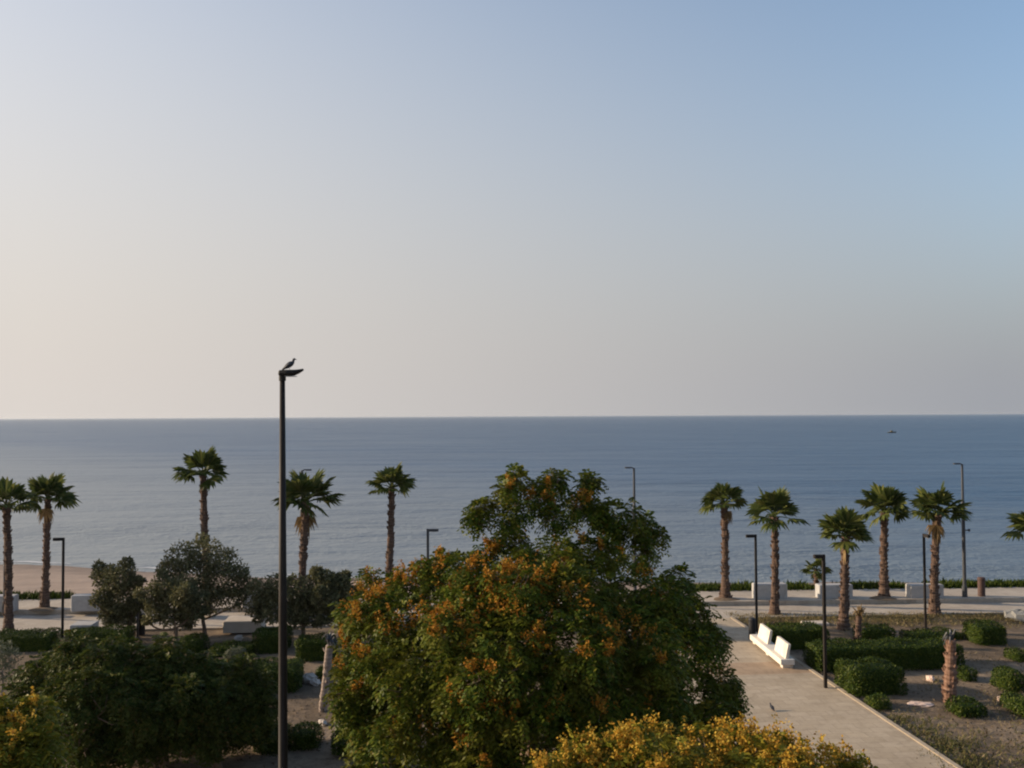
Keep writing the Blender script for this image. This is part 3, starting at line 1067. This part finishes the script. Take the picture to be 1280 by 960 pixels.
# bare palm trunks without crowns
def stump(label, bx, by, tx, ty, w0, w1, seed, mat, fibres=12, cap=False):
    rng = np.random.default_rng(seed)
    base = G(bx, by)
    root = thing('bare_palm_trunk', label, 'dead palm', base, 0, 'bare palm trunks')
    top = A(tx, ty, base.y) - base
    s = base.y / F_PX
    n = 22
    pts, rad = [], []
    for i in range(n + 1):
        t = i / n
        pts.append(Vector((top.x * t, 0, -0.05 + (top.z + 0.05) * t)))
        rad.append((w0 + (w1 - w0) * t) * s / 2 * (1 + (0.03 if i % 2 else -0.02) + rng.normal() * 0.06))
    mb = MB()
    mb.tube(pts, rad, 12)
    for k in range(int(top.z * (30 if mat is not M['palm_pale'] else 6))):
        h, a = rng.random(), rng.random() * 6.283
        i = int(h * n)
        p = pts[i] + Vector((math.cos(a) * rad[i] * 0.9, math.sin(a) * rad[i] * 0.9, 0))
        mb.tube([p, p + Vector((math.cos(a) * 0.07, math.sin(a) * 0.07, 0.1))], [0.045, 0.018], 4)
    mb.build('trunk', mat, root)
    if fibres:
        fm = MB()
        for k in range(fibres):
            a = rng.random() * 6.283
            p = Vector((top.x, 0, top.z))
            q = p + Vector((math.cos(a) * 0.13, math.sin(a) * 0.13, 0.10 + 0.25 * rng.random()))
            e = q + Vector((math.cos(a) * 0.12, math.sin(a) * 0.12, rng.uniform(-0.3, 0.15)))
            fm.tube([p, q, e], [0.05, 0.03, 0.01], 5)
        fm.build('frayed_top', M['metal_grey'] if cap else M['leaf_dead'], root)
    return root


stump('reddish bare palm trunk standing among low bushes at the right', 1187, 877, 1189, 800, 16, 11, 201, M['palm_stump'], 9, True)
stump('dark short bare palm trunk behind the long hedge', 1071, 806, 1074, 770, 6, 7, 202, M['palm_trunk'], 22)
stump('leaning pale bare palm trunk at the left side of the big flowering tree', 403, 888, 412, 806, 10, 9, 203, M['palm_pale'], 12, True)


# ------------------------------------------------------------------ hedges and bushes
def hedge(label, x0, x1, ytop, ybase, depth, seed, rnd=0.13, name='hedge', cat='hedge', group='clipped hedges', mat='leaf_hedge', size=0.068, dens=850, rough=0.08):
    rng = np.random.default_rng(seed)
    xm = (x0 + x1) / 2
    p = G(xm, ybase)
    D = p.y
    if xm > 640:
        x0, x1 = x0 - 10, x1 - 8
        xa, xb = A(x0, 480, D + depth).x - U.x * depth, A(x1, 480, D).x
    else:
        xa, xb = A(x0, 480, D).x, A(x1, 480, D + depth).x - U.x * depth
    W = max(xb - xa + 0.02, 0.5)
    p = Vector(((xa + xb) / 2, D, 0))
    h = A(xm, ytop, D + depth * 0.85).z
    h = max(h, 0.25)
    hx, hy, hz_ = W / 2, depth / 2, h / 2
    r = min(rnd, hx * 0.95, hy * 0.95, hz_ * 0.95)
    cx = Vector((p.x, p.y, 0)) + U * hy
    area = 2 * (W * h + depth * h) + W * depth
    n = int(area * dens)
    # points on the box faces
    fa = np.array([W * h, W * h, depth * h, depth * h, W * depth])
    face = rng.choice(5, size=n, p=fa / fa.sum())
    a, b_ = rng.uniform(-1, 1, n), rng.uniform(-1, 1, n)
    P = np.zeros((n, 3))
    for k, (ax, sg) in enumerate(((1, -1), (1, 1), (0, -1), (0, 1), (2, 1))):
        m = face == k
        o = [i for i in range(3) if i != ax]
        hs = (hx, hy, hz_)
        P[m, ax] = sg * hs[ax]
        P[m, o[0]] = a[m] * hs[o[0]]
        P[m, o[1]] = b_[m] * hs[o[1]]
    hs = np.array([hx, hy, hz_])
    inn = np.clip(P, -(hs - r), hs - r)
    inn[:, 2] = np.where(P[:, 2] < 0, np.clip(P[:, 2], -hz_ + r * 0.35, 0), inn[:, 2])
    Nn = nrm(P - inn + 1e-6)
    P = inn + Nn * r
    ph = seed * 1.37
    bump_ = np.sin(P[:, 0] * 3.1 + ph) * np.sin(P[:, 1] * 3.7 + ph) * 0.5 + np.sin(P[:, 0] * 7.3 + P[:, 2] * 6.1 + ph) * 0.35 + np.sin(P[:, 2] * 9 + P[:, 1] * 8 - ph) * 0.25
    P = P + Nn * (bump_ * rough + rng.normal(size=n) * 0.025 - 0.03 * rng.random(n))[:, None]
    P[:, 2] = np.maximum(P[:, 2] + hz_, 0.01)
    Dv = unit(rng, n)
    Dv = nrm(Dv - Nn * (Dv * Nn).sum(1, keepdims=True) + Nn * (0.1 + 0.5 * rng.random((n, 1))))
    mb = MB()
    mb.quads(leaf_quads(P, Dv, nrm(Nn + unit(rng, n) * 0.4), size * (0.7 + 0.7 * rng.random(n)), np.full(n, size * 0.6)))
    # dense twiggy inside: a shrunken copy of the same shape
    iw = np.array([hx, hy]) - min(0.12, r * 0.6)
    mb.box((0, 0, (h - 0.1) / 2), (2 * iw[0], 2 * iw[1], h - 0.1), 0, min(r * 0.7, iw[0] * 0.8, iw[1] * 0.8, h * 0.4))
    o = mb.build(name, M[mat])
    o.location = cx
    o.rotation_euler = (0, 0, SITE)
    return tag(o, label, cat, group)


H = hedge
H('dark box hedge directly behind the white bench', 962, 1040, 779, 812, 1.3, 1)
H('long low clipped hedge behind the big rounded bush', 1006, 1212, 799, 838, 1.5, 2, rnd=0.18)
H('big rounded bush beside the path and the dark lamp', 1044, 1137, 823, 871, 1.6, 3, rnd=0.3, name='bush', cat='bush', group='bushes in the right bed', rough=0.1)
H('small dark bush at the path edge under the big rounded bush', 1082, 1116, 868, 888, 0.8, 4, rnd=0.3, name='bush', cat='bush', group='bushes in the right bed')
H('tall square hedge at the right near the promenade', 1205, 1262, 776, 807, 1.3, 5, rnd=0.15)
H('dark clipped hedge in the second row behind the short palm', 1070, 1122, 781, 801, 0.9, 6)
H('low dark hedge under the black lamp without visible arm', 1128, 1208, 787, 801, 1.0, 7)
H('small dark bush right of the reddish bare trunk', 1194, 1223, 833, 853, 0.8, 8, rnd=0.25, name='bush', cat='bush', group='bushes in the right bed')
H('rounded bush at the right edge in the second row', 1236, 1288, 833, 866, 1.2, 9, rnd=0.35, name='bush', cat='bush', group='bushes in the right bed')
H('low oval bush at the foot of the reddish bare trunk', 1181, 1236, 873, 897, 0.9, 10, rnd=0.3, name='bush', cat='bush', group='bushes in the right bed')
H('rounded bush at the right edge in the front row', 1248, 1304, 865, 899, 1.4, 11, rnd=0.4, name='bush', cat='bush', group='bushes in the right bed')
H('small bush at the right edge beyond the other bushes', 1256, 1290, 810, 828, 0.9, 12, rnd=0.3, name='bush', cat='bush', group='bushes in the right bed')
# left side
H('long green hedge with sunlit top at the left under the olive trees', 86, 172, 784, 812, 1.2, 21)
H('low dark hedge at the far left by the flaring palm', -14, 78, 788, 815, 1.2, 22)
H('round dark bush between the two olive trunks', 224, 263, 792, 818, 1.2, 23, rnd=0.45, name='bush', cat='bush', group='bushes in the left bed')
H('low dark hedge right of the round bush', 264, 320, 803, 821, 0.9, 24)
H('square dark hedge crossed by the tall black lamp post', 318, 364, 784, 817, 1.3, 25, rnd=0.15)
H('square hedge with sunlit left side next to the big flowering tree', 371, 420, 794, 827, 1.2, 26, rnd=0.15)
H('long box hedge with sunlit top ending behind the tall black lamp post', 225, 379, 826, 868, 1.6, 27, rnd=0.15)
H('small square hedge with bright top in the lower left bed', 363, 401, 905, 938, 0.9, 28, rnd=0.15)
H('ragged round bush left of the foot of the tall lamp post', 318, 366, 901, 944, 1.2, 29, rnd=0.4, name='bush', cat='bush', group='bushes in the left bed', rough=0.12)
H('dark bush under the left side of the big flowering tree', 416, 480, 905, 945, 1.3, 30, rnd=0.4, name='bush', cat='bush', group='bushes in the left bed', rough=0.12)
H('small pale yellowish bush in front of the low dark hedge', 283, 309, 810, 830, 0.6, 31, rnd=0.25, name='bush', cat='bush', group='bushes in the left bed', mat='leaf_silver')
H('dark low bush beside the pale stones', 395, 418, 832, 850, 0.8, 32, rnd=0.25, name='bush', cat='bush', group='bushes in the left bed')


# ground cover along the sea side of the promenade and dry grass in the beds
def blades(name, label, cat, pts, mat, rng, L, W, per=10, spread=0.15, lean=0.6):
    P = np.repeat(pts, per, axis=0)
    n = len(P)
    P = P + np.concatenate([rng.normal(size=(n, 2)) * spread, np.zeros((n, 1))], axis=1)
    D = nrm(np.array([0, 0, 1.0]) + rng.normal(size=(n, 3)) * lean * np.array([1, 1, 0.3]))
    D[:, 2] = np.abs(D[:, 2])
    mb = MB()
    mb.quads(leaf_quads(P, D, unit(rng, n), L * (0.5 + rng.random(n)), np.full(n, W)))
    return tag(mb.build(name, mat), label, cat, kind='stuff')


rng = np.random.default_rng(900)
pts = []
for px0, px1, dens, hgt in ((-40, 100, 24, 1), (230, 420, 10, 1), (870, 950, 26, 1), (985, 1022, 20, 1), (1060, 1140, 24, 1), (1178, 1330, 26, 1)):
    for k in range(int((px1 - px0) * dens / 4)):
        px = rng.uniform(px0, px1)
        f = line_at(far_p, far_q, G(px, 745).x)
        pts.append((f.x, f.y + 0.1 + abs(rng.normal()) * 0.55, 0.02))
blades('beach_shrub_cover', 'low dark green plants along the sea side of the promenade', 'ground cover', np.array(pts), M['leaf_hedge'], rng, 0.36, 0.09, 12, 0.14)
pts = []
for k in range(900):
    px, py = rng.uniform(905, 1330), 769 + abs(rng.normal()) * 6
    g = G(px, py)
    if (g - ra).dot(-off) > 0.25:
        pts.append((g.x, g.y, 0.0))
for k in range(260):
    px, py = rng.uniform(1050, 1330), rng.uniform(790, 960)
    g = G(px, py)
    if (g - ra).dot(-off) > 0.25 and math.sin(g.x * 1.3) * math.sin(g.y * 0.9) > -0.1:
        pts.append((g.x, g.y, 0.0))
blades('dry_grass', 'dry brownish grass in the right bed', 'grass', np.array(pts), M['leaf_dry'], rng, 0.14, 0.022, 16, 0.2, 1.0)
pts = []
for k in range(230):
    s_ = rng.uniform(14, 23)
    d_ = 0.25 + abs(rng.normal()) * 0.55
    q = ra + pdir * s_ - off * d_
    if math.sin(s_ * 1.9) + math.sin(s_ * 0.83 + 1) > -0.3:
        pts.append((q.x, q.y, 0.0))
for k in range(90):
    g = G(rng.uniform(1150, 1330), rng.uniform(915, 975))
    pts.append((g.x, g.y, 0.0))
blades('weeds', 'low olive green weeds along the path edge', 'weeds', np.array(pts), M['leaf_weed'], rng, 0.12, 0.03, 14, 0.16, 1.0)


# fallen leaves and dry litter over the beds
rng = np.random.default_rng(905)
P, N_ = [], 9000
while len(P) < N_:
    px, py = rng.uniform(-20, 1330), rng.uniform(792, 985)
    g = G(px, py)
    side_ = (g - ra).dot(-off)
    if -PW - 0.3 < side_ < 0.2:
        continue
    if math.sin(g.x * 0.9 + 1) * math.sin(g.y * 0.7) + 0.5 * math.sin(g.x * 2.3 + g.y * 1.9) > rng.uniform(-0.9, 0.9):
        P.append((g.x, g.y, 0.03 + 0.02 * rng.random()))
P = np.array(P)
D_ = nrm(unit(rng, N_) * np.array([1, 1, 0.35]))
mb = MB()
mb.quads(leaf_quads(P, D_, nrm(unit(rng, N_) * 0.5 + np.array([0, 0, 1.0])), 0.09 * (0.6 + rng.random(N_)), np.full(N_, 0.05)))
tag(mb.build('leaf_litter', M['leaf_litter']), 'dry fallen leaves over the soil of the beds', 'leaf litter', kind='stuff')


# ------------------------------------------------------------------ street furniture
def lamp(label, bx, by, tx, ty, head=0.45, ang=0.0, w=0.09, seed=0, mat='metal', zb=0.0, group='low lamps with a flat arm', hl=0.12, round_=False):
    base = G(bx, by, zb)
    top = A(tx, ty, base.y)
    Hh = top.z - zb
    root = thing('street_lamp', label, 'lamp', (base.x, base.y, zb), ang, group)
    mb = MB(); mb.box((0, 0, 0.012), (w * 2.6, w * 2.6, 0.024), 0, 0.006); mb.build('base_plate', M[mat], root)
    mb = MB(); mb.box((0, 0, 0.024 + (Hh - 0.024) / 2), (w, w, Hh - 0.024), 0, 0.012); mb.build('pole', M[mat], root)
    mb = MB(); mb.box((w / 2 + head / 2 + 0.002, 0, Hh - hl / 2 - 0.002), (head, w * 1.5, hl), 0, 0.015)
    hd = mb.build('lamp_head', M[mat], root)
    mb = MB(); mb.box((w / 2 + head * 0.55, 0, Hh - hl - 0.008), (head * 0.7, w * 1.1, 0.008)); mb.build('lens', M['lens'], hd)
    return root


PI = math.pi
lamp('low black lamp with its arm to the left in front of the left promenade', 78, 797, 76, 672, 0.36, PI + SITE)
lamp('low black lamp beside the litter bin at the bench', 946, 790, 946, 668, 0.36, PI + SITE)
lamp('low black lamp at the path edge in front of the long hedge', 1032, 862, 1035, 693, 0.28, PI + SITE, w=0.10, mat='metal_brown')
lamp('low black lamp with its arm towards the viewer beside the right palm', 1157, 785, 1158, 667, 0.40, -PI / 2 + SITE, mat='metal_brown')
lamp('low grey lamp with its arm to the right beyond the big flowering tree', 535, 770, 534, 661, 0.42, SITE, mat='metal_grey', w=0.12)
lamp('short thin grey lamp beside the left litter bin between the olive trees', 172, 797, 171.5, 724, 0.3, SITE, mat='metal_grey', w=0.08)


def tall_lamp(label, bx, by, tx, ty, sgn, mat='metal_grey', zb=0.26, bracket=True):
    base = G(bx, by, zb)
    Hh = A(tx, ty, base.y).z - zb
    root = thing('promenade_lamp', label, 'lamp', (base.x, base.y, zb), SITE, 'tall lamps on the promenade')
    mb = MB(); mb.tube([(0, 0, 0), (0, 0, 0.5), (0, 0, 0.52), (0, 0, Hh * 0.72), (0, 0, Hh * 0.73), (0, 0, Hh)], [0.12, 0.12, 0.085, 0.08, 0.06, 0.05], 12)
    mb.build('pole', M[mat], root, smooth=False)
    mb = MB(); mb.tube([(0, 0, Hh - 0.03), (sgn * 0.12, 0, Hh + 0.03), (sgn * 0.2, 0, Hh + 0.02)], [0.03, 0.03, 0.03], 8)
    mb.box((sgn * 0.30, 0, Hh + 0.02), (0.26, 0.14, 0.07), 0, 0.015)
    mb.build('lamp_head', M['metal_grey'], root)
    if bracket:
        mb = MB(); mb.box((0.17, 0, Hh * 0.5), (0.16, 0.05, 0.05)); mb.box((0.28, 0, Hh * 0.5), (0.08, 0.1, 0.12), 0, 0.01)
        mb.build('bracket', M['metal_grey'], root)
    return root


tall_lamp('tall grey promenade lamp rightmost in the view, beside the brown bin', 1206, 746, 1209, 580, -1)
tall_lamp('tall grey promenade lamp top showing above the big flowering tree', 794, 752, 794, 585, -1, bracket=False)
tall_lamp('tall grey promenade lamp hidden behind the wide palm crown', 377, 763, 376, 588, 1, bracket=False)
tall_lamp('tall grey promenade lamp behind the palm at the left edge', 6, 766, 6, 601, -1, bracket=False)

# the tall foreground lamp
Yl = 20.0
bl = A(354, 1062, Yl)
tp = A(353, 470, Yl)
root = thing('tall_street_lamp', 'very tall black lamp post in the foreground with a bird on top', 'lamp', (bl.x, Yl, 0), 0)
Ht = tp.z
lean = tp.x - bl.x
mb = MB(); mb.tube([(0, 0, 0), (0, 0, 0.4), (0, 0, 0.42), (lean * 0.5, 0, Ht * 0.5), (lean, 0, Ht)], [0.13, 0.13, 0.10, 0.085, 0.055], 16)
pole = mb.build('pole', M['metal_brown'], root, smooth=True)
mb = MB(); mb.box((0, 0, 0.015), (0.4, 0.4, 0.03), 0, 0.008); mb.build('base_plate', M['metal'], root)
mb = MB(); mb.box((0.05, -0.118, 1.1), (0.09, 0.02, 0.4), 0, 0.004); mb.build('service_hatch', M['metal'], pole)
hm = MB()
# head: short collar, flat body, thin upturned tip
hm.tube([(lean, 0, Ht - 0.10), (lean, 0, Ht + 0.04)], [0.075, 0.075], 12)
zc = Ht + 0.06
sec = [(-0.07, 0.045, 0.075, 0.0), (-0.05, 0.065, 0.095, 0.0), (0.10, 0.07, 0.13, 0.0), (0.24, 0.062, 0.135, 0.008), (0.33, 0.045, 0.11, 0.03), (0.43, 0.022, 0.07, 0.068)]
V, Fc = [], []
for (x, hh, ww, up) in sec:
    for k in range(10):
        a = 2 * PI * k / 10
        V.append((lean + x, math.copysign(abs(math.cos(a)) ** 0.6, math.cos(a)) * ww, zc + up + math.copysign(abs(math.sin(a)) ** 0.7, math.sin(a)) * hh))
for i in range(len(sec) - 1):
    for k in range(10):
        k2 = (k + 1) % 10
        Fc.append((i * 10 + k, i * 10 + k2, (i + 1) * 10 + k2, (i + 1) * 10 + k))
Fc.append(tuple(range(10)))
Fc.append(tuple(reversed(range((len(sec) - 1) * 10, len(sec) * 10))))
hm.add(V, Fc)
hd = hm.build('lamp_head', M['metal'], root, smooth=False)
mb = MB(); mb.box((lean + 0.18, 0, zc - 0.070), (0.22, 0.18, 0.012)); mb.build('lens', M['lens'], hd)


def pigeon(label, loc, rz, pitch=0.6, sc_=1.0, name='pigeon'):
    root = thing(name, label, 'bird', loc, rz)
    mb = MB()
    ax = Vector((math.cos(pitch), 0, math.sin(pitch)))
    o = Vector((0, 0, 0.10 * sc_))
    # tail tip -> body -> neck -> head -> beak, one continuous skin
    body = [(-0.17, 0.012), (-0.11, 0.026), (-0.06, 0.045), (0.0, 0.056), (0.05, 0.052), (0.085, 0.036)]
    pts = [o + ax * (t * sc_) for t, r_ in body]
    rad = [r_ * sc_ for t, r_ in body]
    nk = pts[-1]
    for d, r_ in ((Vector((0.012, 0, 0.03)), 0.025), (Vector((0.02, 0, 0.06)), 0.026), (Vector((0.036, 0, 0.068)), 0.023), (Vector((0.055, 0, 0.062)), 0.009), (Vector((0.078, 0, 0.054)), 0.003)):
        pts.append(nk + d * sc_)
        rad.append(r_ * sc_)
    mb.tube(pts, rad, 10)
    b_ = mb.build('body', M['feather'], root, smooth=True)
    wm = MB()
    for s in (-1, 1):
        w_ = [o + ax * (0.06 * sc_), o + ax * (-0.02 * sc_), o + ax * (-0.14 * sc_)]
        w_ = [p + Vector((0, s * k * sc_, 0.012 * sc_)) for p, k in zip(w_, (0.045, 0.052, 0.016))]
        wm.tube(w_, [0.016 * sc_, 0.02 * sc_, 0.005 * sc_], 6)
    wm.build('wings', M['metal_grey'], root, smooth=True)
    for s in (-1, 1):
        lm = MB()
        lm.tube([(0.0, s * 0.022 * sc_, 0.075 * sc_), (0.008 * sc_, s * 0.022 * sc_, 0.004), (0.03 * sc_, s * 0.022 * sc_, 0.003)], [0.006 * sc_, 0.004 * sc_, 0.003], 5)
        lm.build('leg', M['stone_pink'], root)
    return root


pigeon('dark pigeon perched on the head of the tall lamp', (bl.x + lean + 0.14, Yl, zc + 0.066), 0.25, 0.62, 1.05)
g = G(965, 888, 0.06)
pigeon('small dark pigeon standing on the empty paved path', (g.x, g.y, 0.062), PI * 0.6, 0.5, 0.9)

# ---- bench with two backrests
e1, e0 = G(978, 838, 0.06), G(937, 803, 0.06)
mid = (e0 + e1) / 2
d = (e1 - e0); Lb = d.length
rz = math.atan2(d.y, d.x) + PI / 2          # local -y runs towards the viewer
mid = mid + Vector((math.cos(rz), math.sin(rz), 0)) * 0.26
root = thing('bench', 'long white concrete bench with two separate backrests beside the path', 'bench', (mid.x, mid.y, 0.06), rz)
mb = MB(); mb.box((0, 0.1, 0.225), (0.50, Lb * 0.95, 0.19), 0, 0.015); mb.build('seat', M['bench'], root)
for yy in (-Lb * 0.27, Lb * 0.25):
    mb = MB()
    hw = Lb * 0.155
    # raked slab
    V = []
    for (z, x0, x1) in ((0.322, -0.05, 0.07), (0.82, 0.06, 0.15)):
        V += [(x0, yy - hw, z), (x1, yy - hw, z), (x1, yy + hw, z), (x0, yy + hw, z)]
    mb.add(V, [(3, 2, 1, 0), (4, 5, 6, 7), (0, 1, 5, 4), (1, 2, 6, 5), (2, 3, 7, 6), (3, 0, 4, 7)])
    mb.build('backrest', M['bench'], root)
for yy in (-Lb * 0.42, 0.0, Lb * 0.42):
    mb = MB(); mb.box((0.03, yy + 0.1, 0.064), (0.38, 0.26, 0.128), 0, 0.01); mb.build('leg', M['bench'], root)


def bin_(label, bx, by, w_, h, mat, zb=0.0):
    p = G(bx, by, zb)
    root = thing('litter_bin', label, 'bin', (p.x, p.y, zb), SITE, None)
    mb = MB(); mb.tube([(0, 0, 0.0), (0, 0, 0.03), (0, 0, h * 0.86)], [w_ * 0.46, w_ * 0.5, w_ * 0.5], 18); mb.build('body', M[mat], root, smooth=False)
    mb = MB(); mb.tube([(0, 0, h * 0.865), (0, 0, h * 0.93), (0, 0, h)], [w_ * 0.54, w_ * 0.54, w_ * 0.42], 18); mb.build('lid', M[mat], root)
    return root


bin_('black cylindrical litter bin beside the lamp at the bench', 940.3, 799, 0.27, 0.84, 'bin_black', 0.06)
bin_('dark litter bin under the left olive trees', 176, 793, 0.34, 0.85, 'bin_black')
bin_('reddish brown litter bin on the upper promenade at the right', 1227, 745, 0.34, 0.90, 'bin_brown', 0.26)


def block(label, x0, x1, ytop, ybase, depth, mat='white', zb=0.26, name='concrete_block', group='white blocks on the promenade'):
    p = G((x0 + x1) / 2, ybase, zb)
    s = p.y / F_PX
    W = (x1 - x0) * s
    h = A((x0 + x1) / 2, ytop, p.y + depth * 0.9).z - zb
    c = p + U * (depth / 2)
    mb = MB(); mb.box((0, 0, h / 2), (W, depth, h), 0, 0.03)
    o = mb.build(name, M[mat])
    o.location = (c.x, c.y, zb); o.rotation_euler = (0, 0, SITE)
    return tag(o, label, 'block', group)


block('white concrete block behind the lamp nearest the bench', 944, 985, 728, 749, 0.55)
block('white concrete block behind the short palm and the young palm', 1024, 1067, 729, 748, 0.55)
block('white concrete block behind the right palm and lamp', 1138, 1181, 729, 747.5, 0.55)
block('white concrete block between the left lamp and the first olive tree', 89, 128, 742, 764, 0.55)
block('white concrete block cut by the left edge beside the flaring palm', -30, 16, 743, 765, 0.55)
block('white concrete block right of the tallest olive tree', 304, 345, 739, 761, 0.55)
block('low white slab seat on the lower walk near the left lamp', 87, 114, 776.5, 791, 0.9, zb=0.06, name='low_slab', group=None)
block('wide beige concrete block on the lower walk under the tallest olive tree', 279, 326, 770, 791, 1.2, 'beige_block', 0.06, name='low_wall_block', group=None)
block('pale low slab lying behind the bench hedge', 1006, 1038, 776, 783, 0.6, 'beige_block', 0.0, name='low_slab', group=None)


# ---- stones
def stone(label, px, py, size, mat, seed, flat=0.6, group='loose stones in the beds'):
    rng = np.random.default_rng(seed)
    g = G(px, py)
    mb = MB()
    V, Fc = [], []
    nu, nv = 10, 6
    for j in range(nv + 1):
        ph = PI * j / nv
        for i in range(nu):
            a = 2 * PI * i / nu
            q = 1 + 0.22 * math.sin(2 * a + seed) * math.sin(ph) + 0.15 * math.sin(5 * ph + 3 * a + seed)
            V.append((size * q * math.sin(ph) * math.cos(a) * 0.6, size * q * math.sin(ph) * math.sin(a) * 0.45, size * flat * 0.5 * (math.cos(ph) * q + 0.7)))
    for j in range(nv):
        for i in range(nu):
            i2 = (i + 1) % nu
            Fc.append((j * nu + i, (j + 1) * nu + i, (j + 1) * nu + i2, j * nu + i2))
    mb.add(V, Fc)
    o = mb.build('stone', M[mat])
    o.location = (g.x, g.y, -0.03)
    o.rotation_euler = (0, 0, rng.random() * 3)
    return tag(o, label, 'stone', group)


stone('pink stone on the soil between the big rounded bush and the bare trunk', 1163, 851, 0.30, 'stone_pink', 1, 0.8)
stone('pale stone beside the front bush at the right edge', 1252, 874, 0.30, 'stone_pink', 2)
stone('flat pale slab of stone in front of the big rounded bush', 1150, 880, 0.6, 'stone_pink', 3, 0.15)
stone('grey boulder at the right edge near the promenade', 1274, 775, 1.1, 'stone_grey', 4, 0.5)
stone('largest pale stone beyond the leaning bare trunk', 386, 851, 0.55, 'stone', 5)
stone('pale stone next to the largest one by the leaning bare trunk', 394, 855, 0.4, 'stone', 6)
stone('small pale stone under the leaning bare trunk', 403, 905, 0.3, 'stone', 7)
stone('pale stone behind the low dark hedge on the left', 298, 800, 0.3, 'stone', 8, 0.9)
stone('pale stone at the foot of the ragged round bush', 317, 928, 0.45, 'stone', 9, 0.9)

# ---- boat
g = G(1115, 541, SEA_Z)
root = thing('fishing_boat', 'tiny dark fishing boat far out on the sea', 'boat', (g.x, g.y, SEA_Z), R(8))
Lh = 11 * g.y / F_PX
mb = MB()
V, Fc = [], []
st = [(-0.5, 0.10, 0.12), (-0.46, 0.14, 0.11), (-0.2, 0.17, 0.10), (0.15, 0.16, 0.11), (0.38, 0.09, 0.135), (0.5, 0.005, 0.17)]
for (x, hw, top) in st:
    for (yy, zz) in ((-1, 1), (-0.75, 0.0), (0, -0.25), (0.75, 0.0), (1, 1)):
        V.append((x * Lh, yy * hw * Lh, (zz * top if zz > 0 else zz * 0.06) * Lh))
for i in range(len(st) - 1):
    for k in range(4):
        Fc.append((i * 5 + k, (i + 1) * 5 + k, (i + 1) * 5 + k + 1, i * 5 + k + 1))
    Fc.append((i * 5 + 4, (i + 1) * 5 + 4, (i + 1) * 5, i * 5))
Fc.append((0, 1, 2, 3, 4))
mb.add(V, Fc)
mb.build('hull', M['boat'], root)
mb = MB(); mb.box((-0.05 * Lh, 0, 0.18 * Lh), (0.26 * Lh, 0.17 * Lh, 0.16 * Lh), 0, 0.02 * Lh); mb.build('cabin', M['boat_cabin'], root)

# ------------------------------------------------------------------ sea haze
hm_ = bpy.data.materials.new('sea_haze')
hm_.use_nodes = True
hn = hm_.node_tree
hn.nodes.remove(hn.nodes['Principled BSDF'])
pv = hn.nodes.new('ShaderNodeVolumePrincipled')
pv.inputs['Color'].default_value = (0.72, 0.77, 0.84, 1)
pv.inputs['Density'].default_value = 0.00005
pv.inputs['Anisotropy'].default_value = 0.3
hn.links.new(pv.outputs[0], hn.nodes['Material Output'].inputs['Volume'])
mb = MB()
mb.box((0, 45000, 5.0), (130000, 91000, 17.0))
tag(mb.build('haze', hm_), 'thin pale haze lying over the sea', 'haze', kind='stuff')
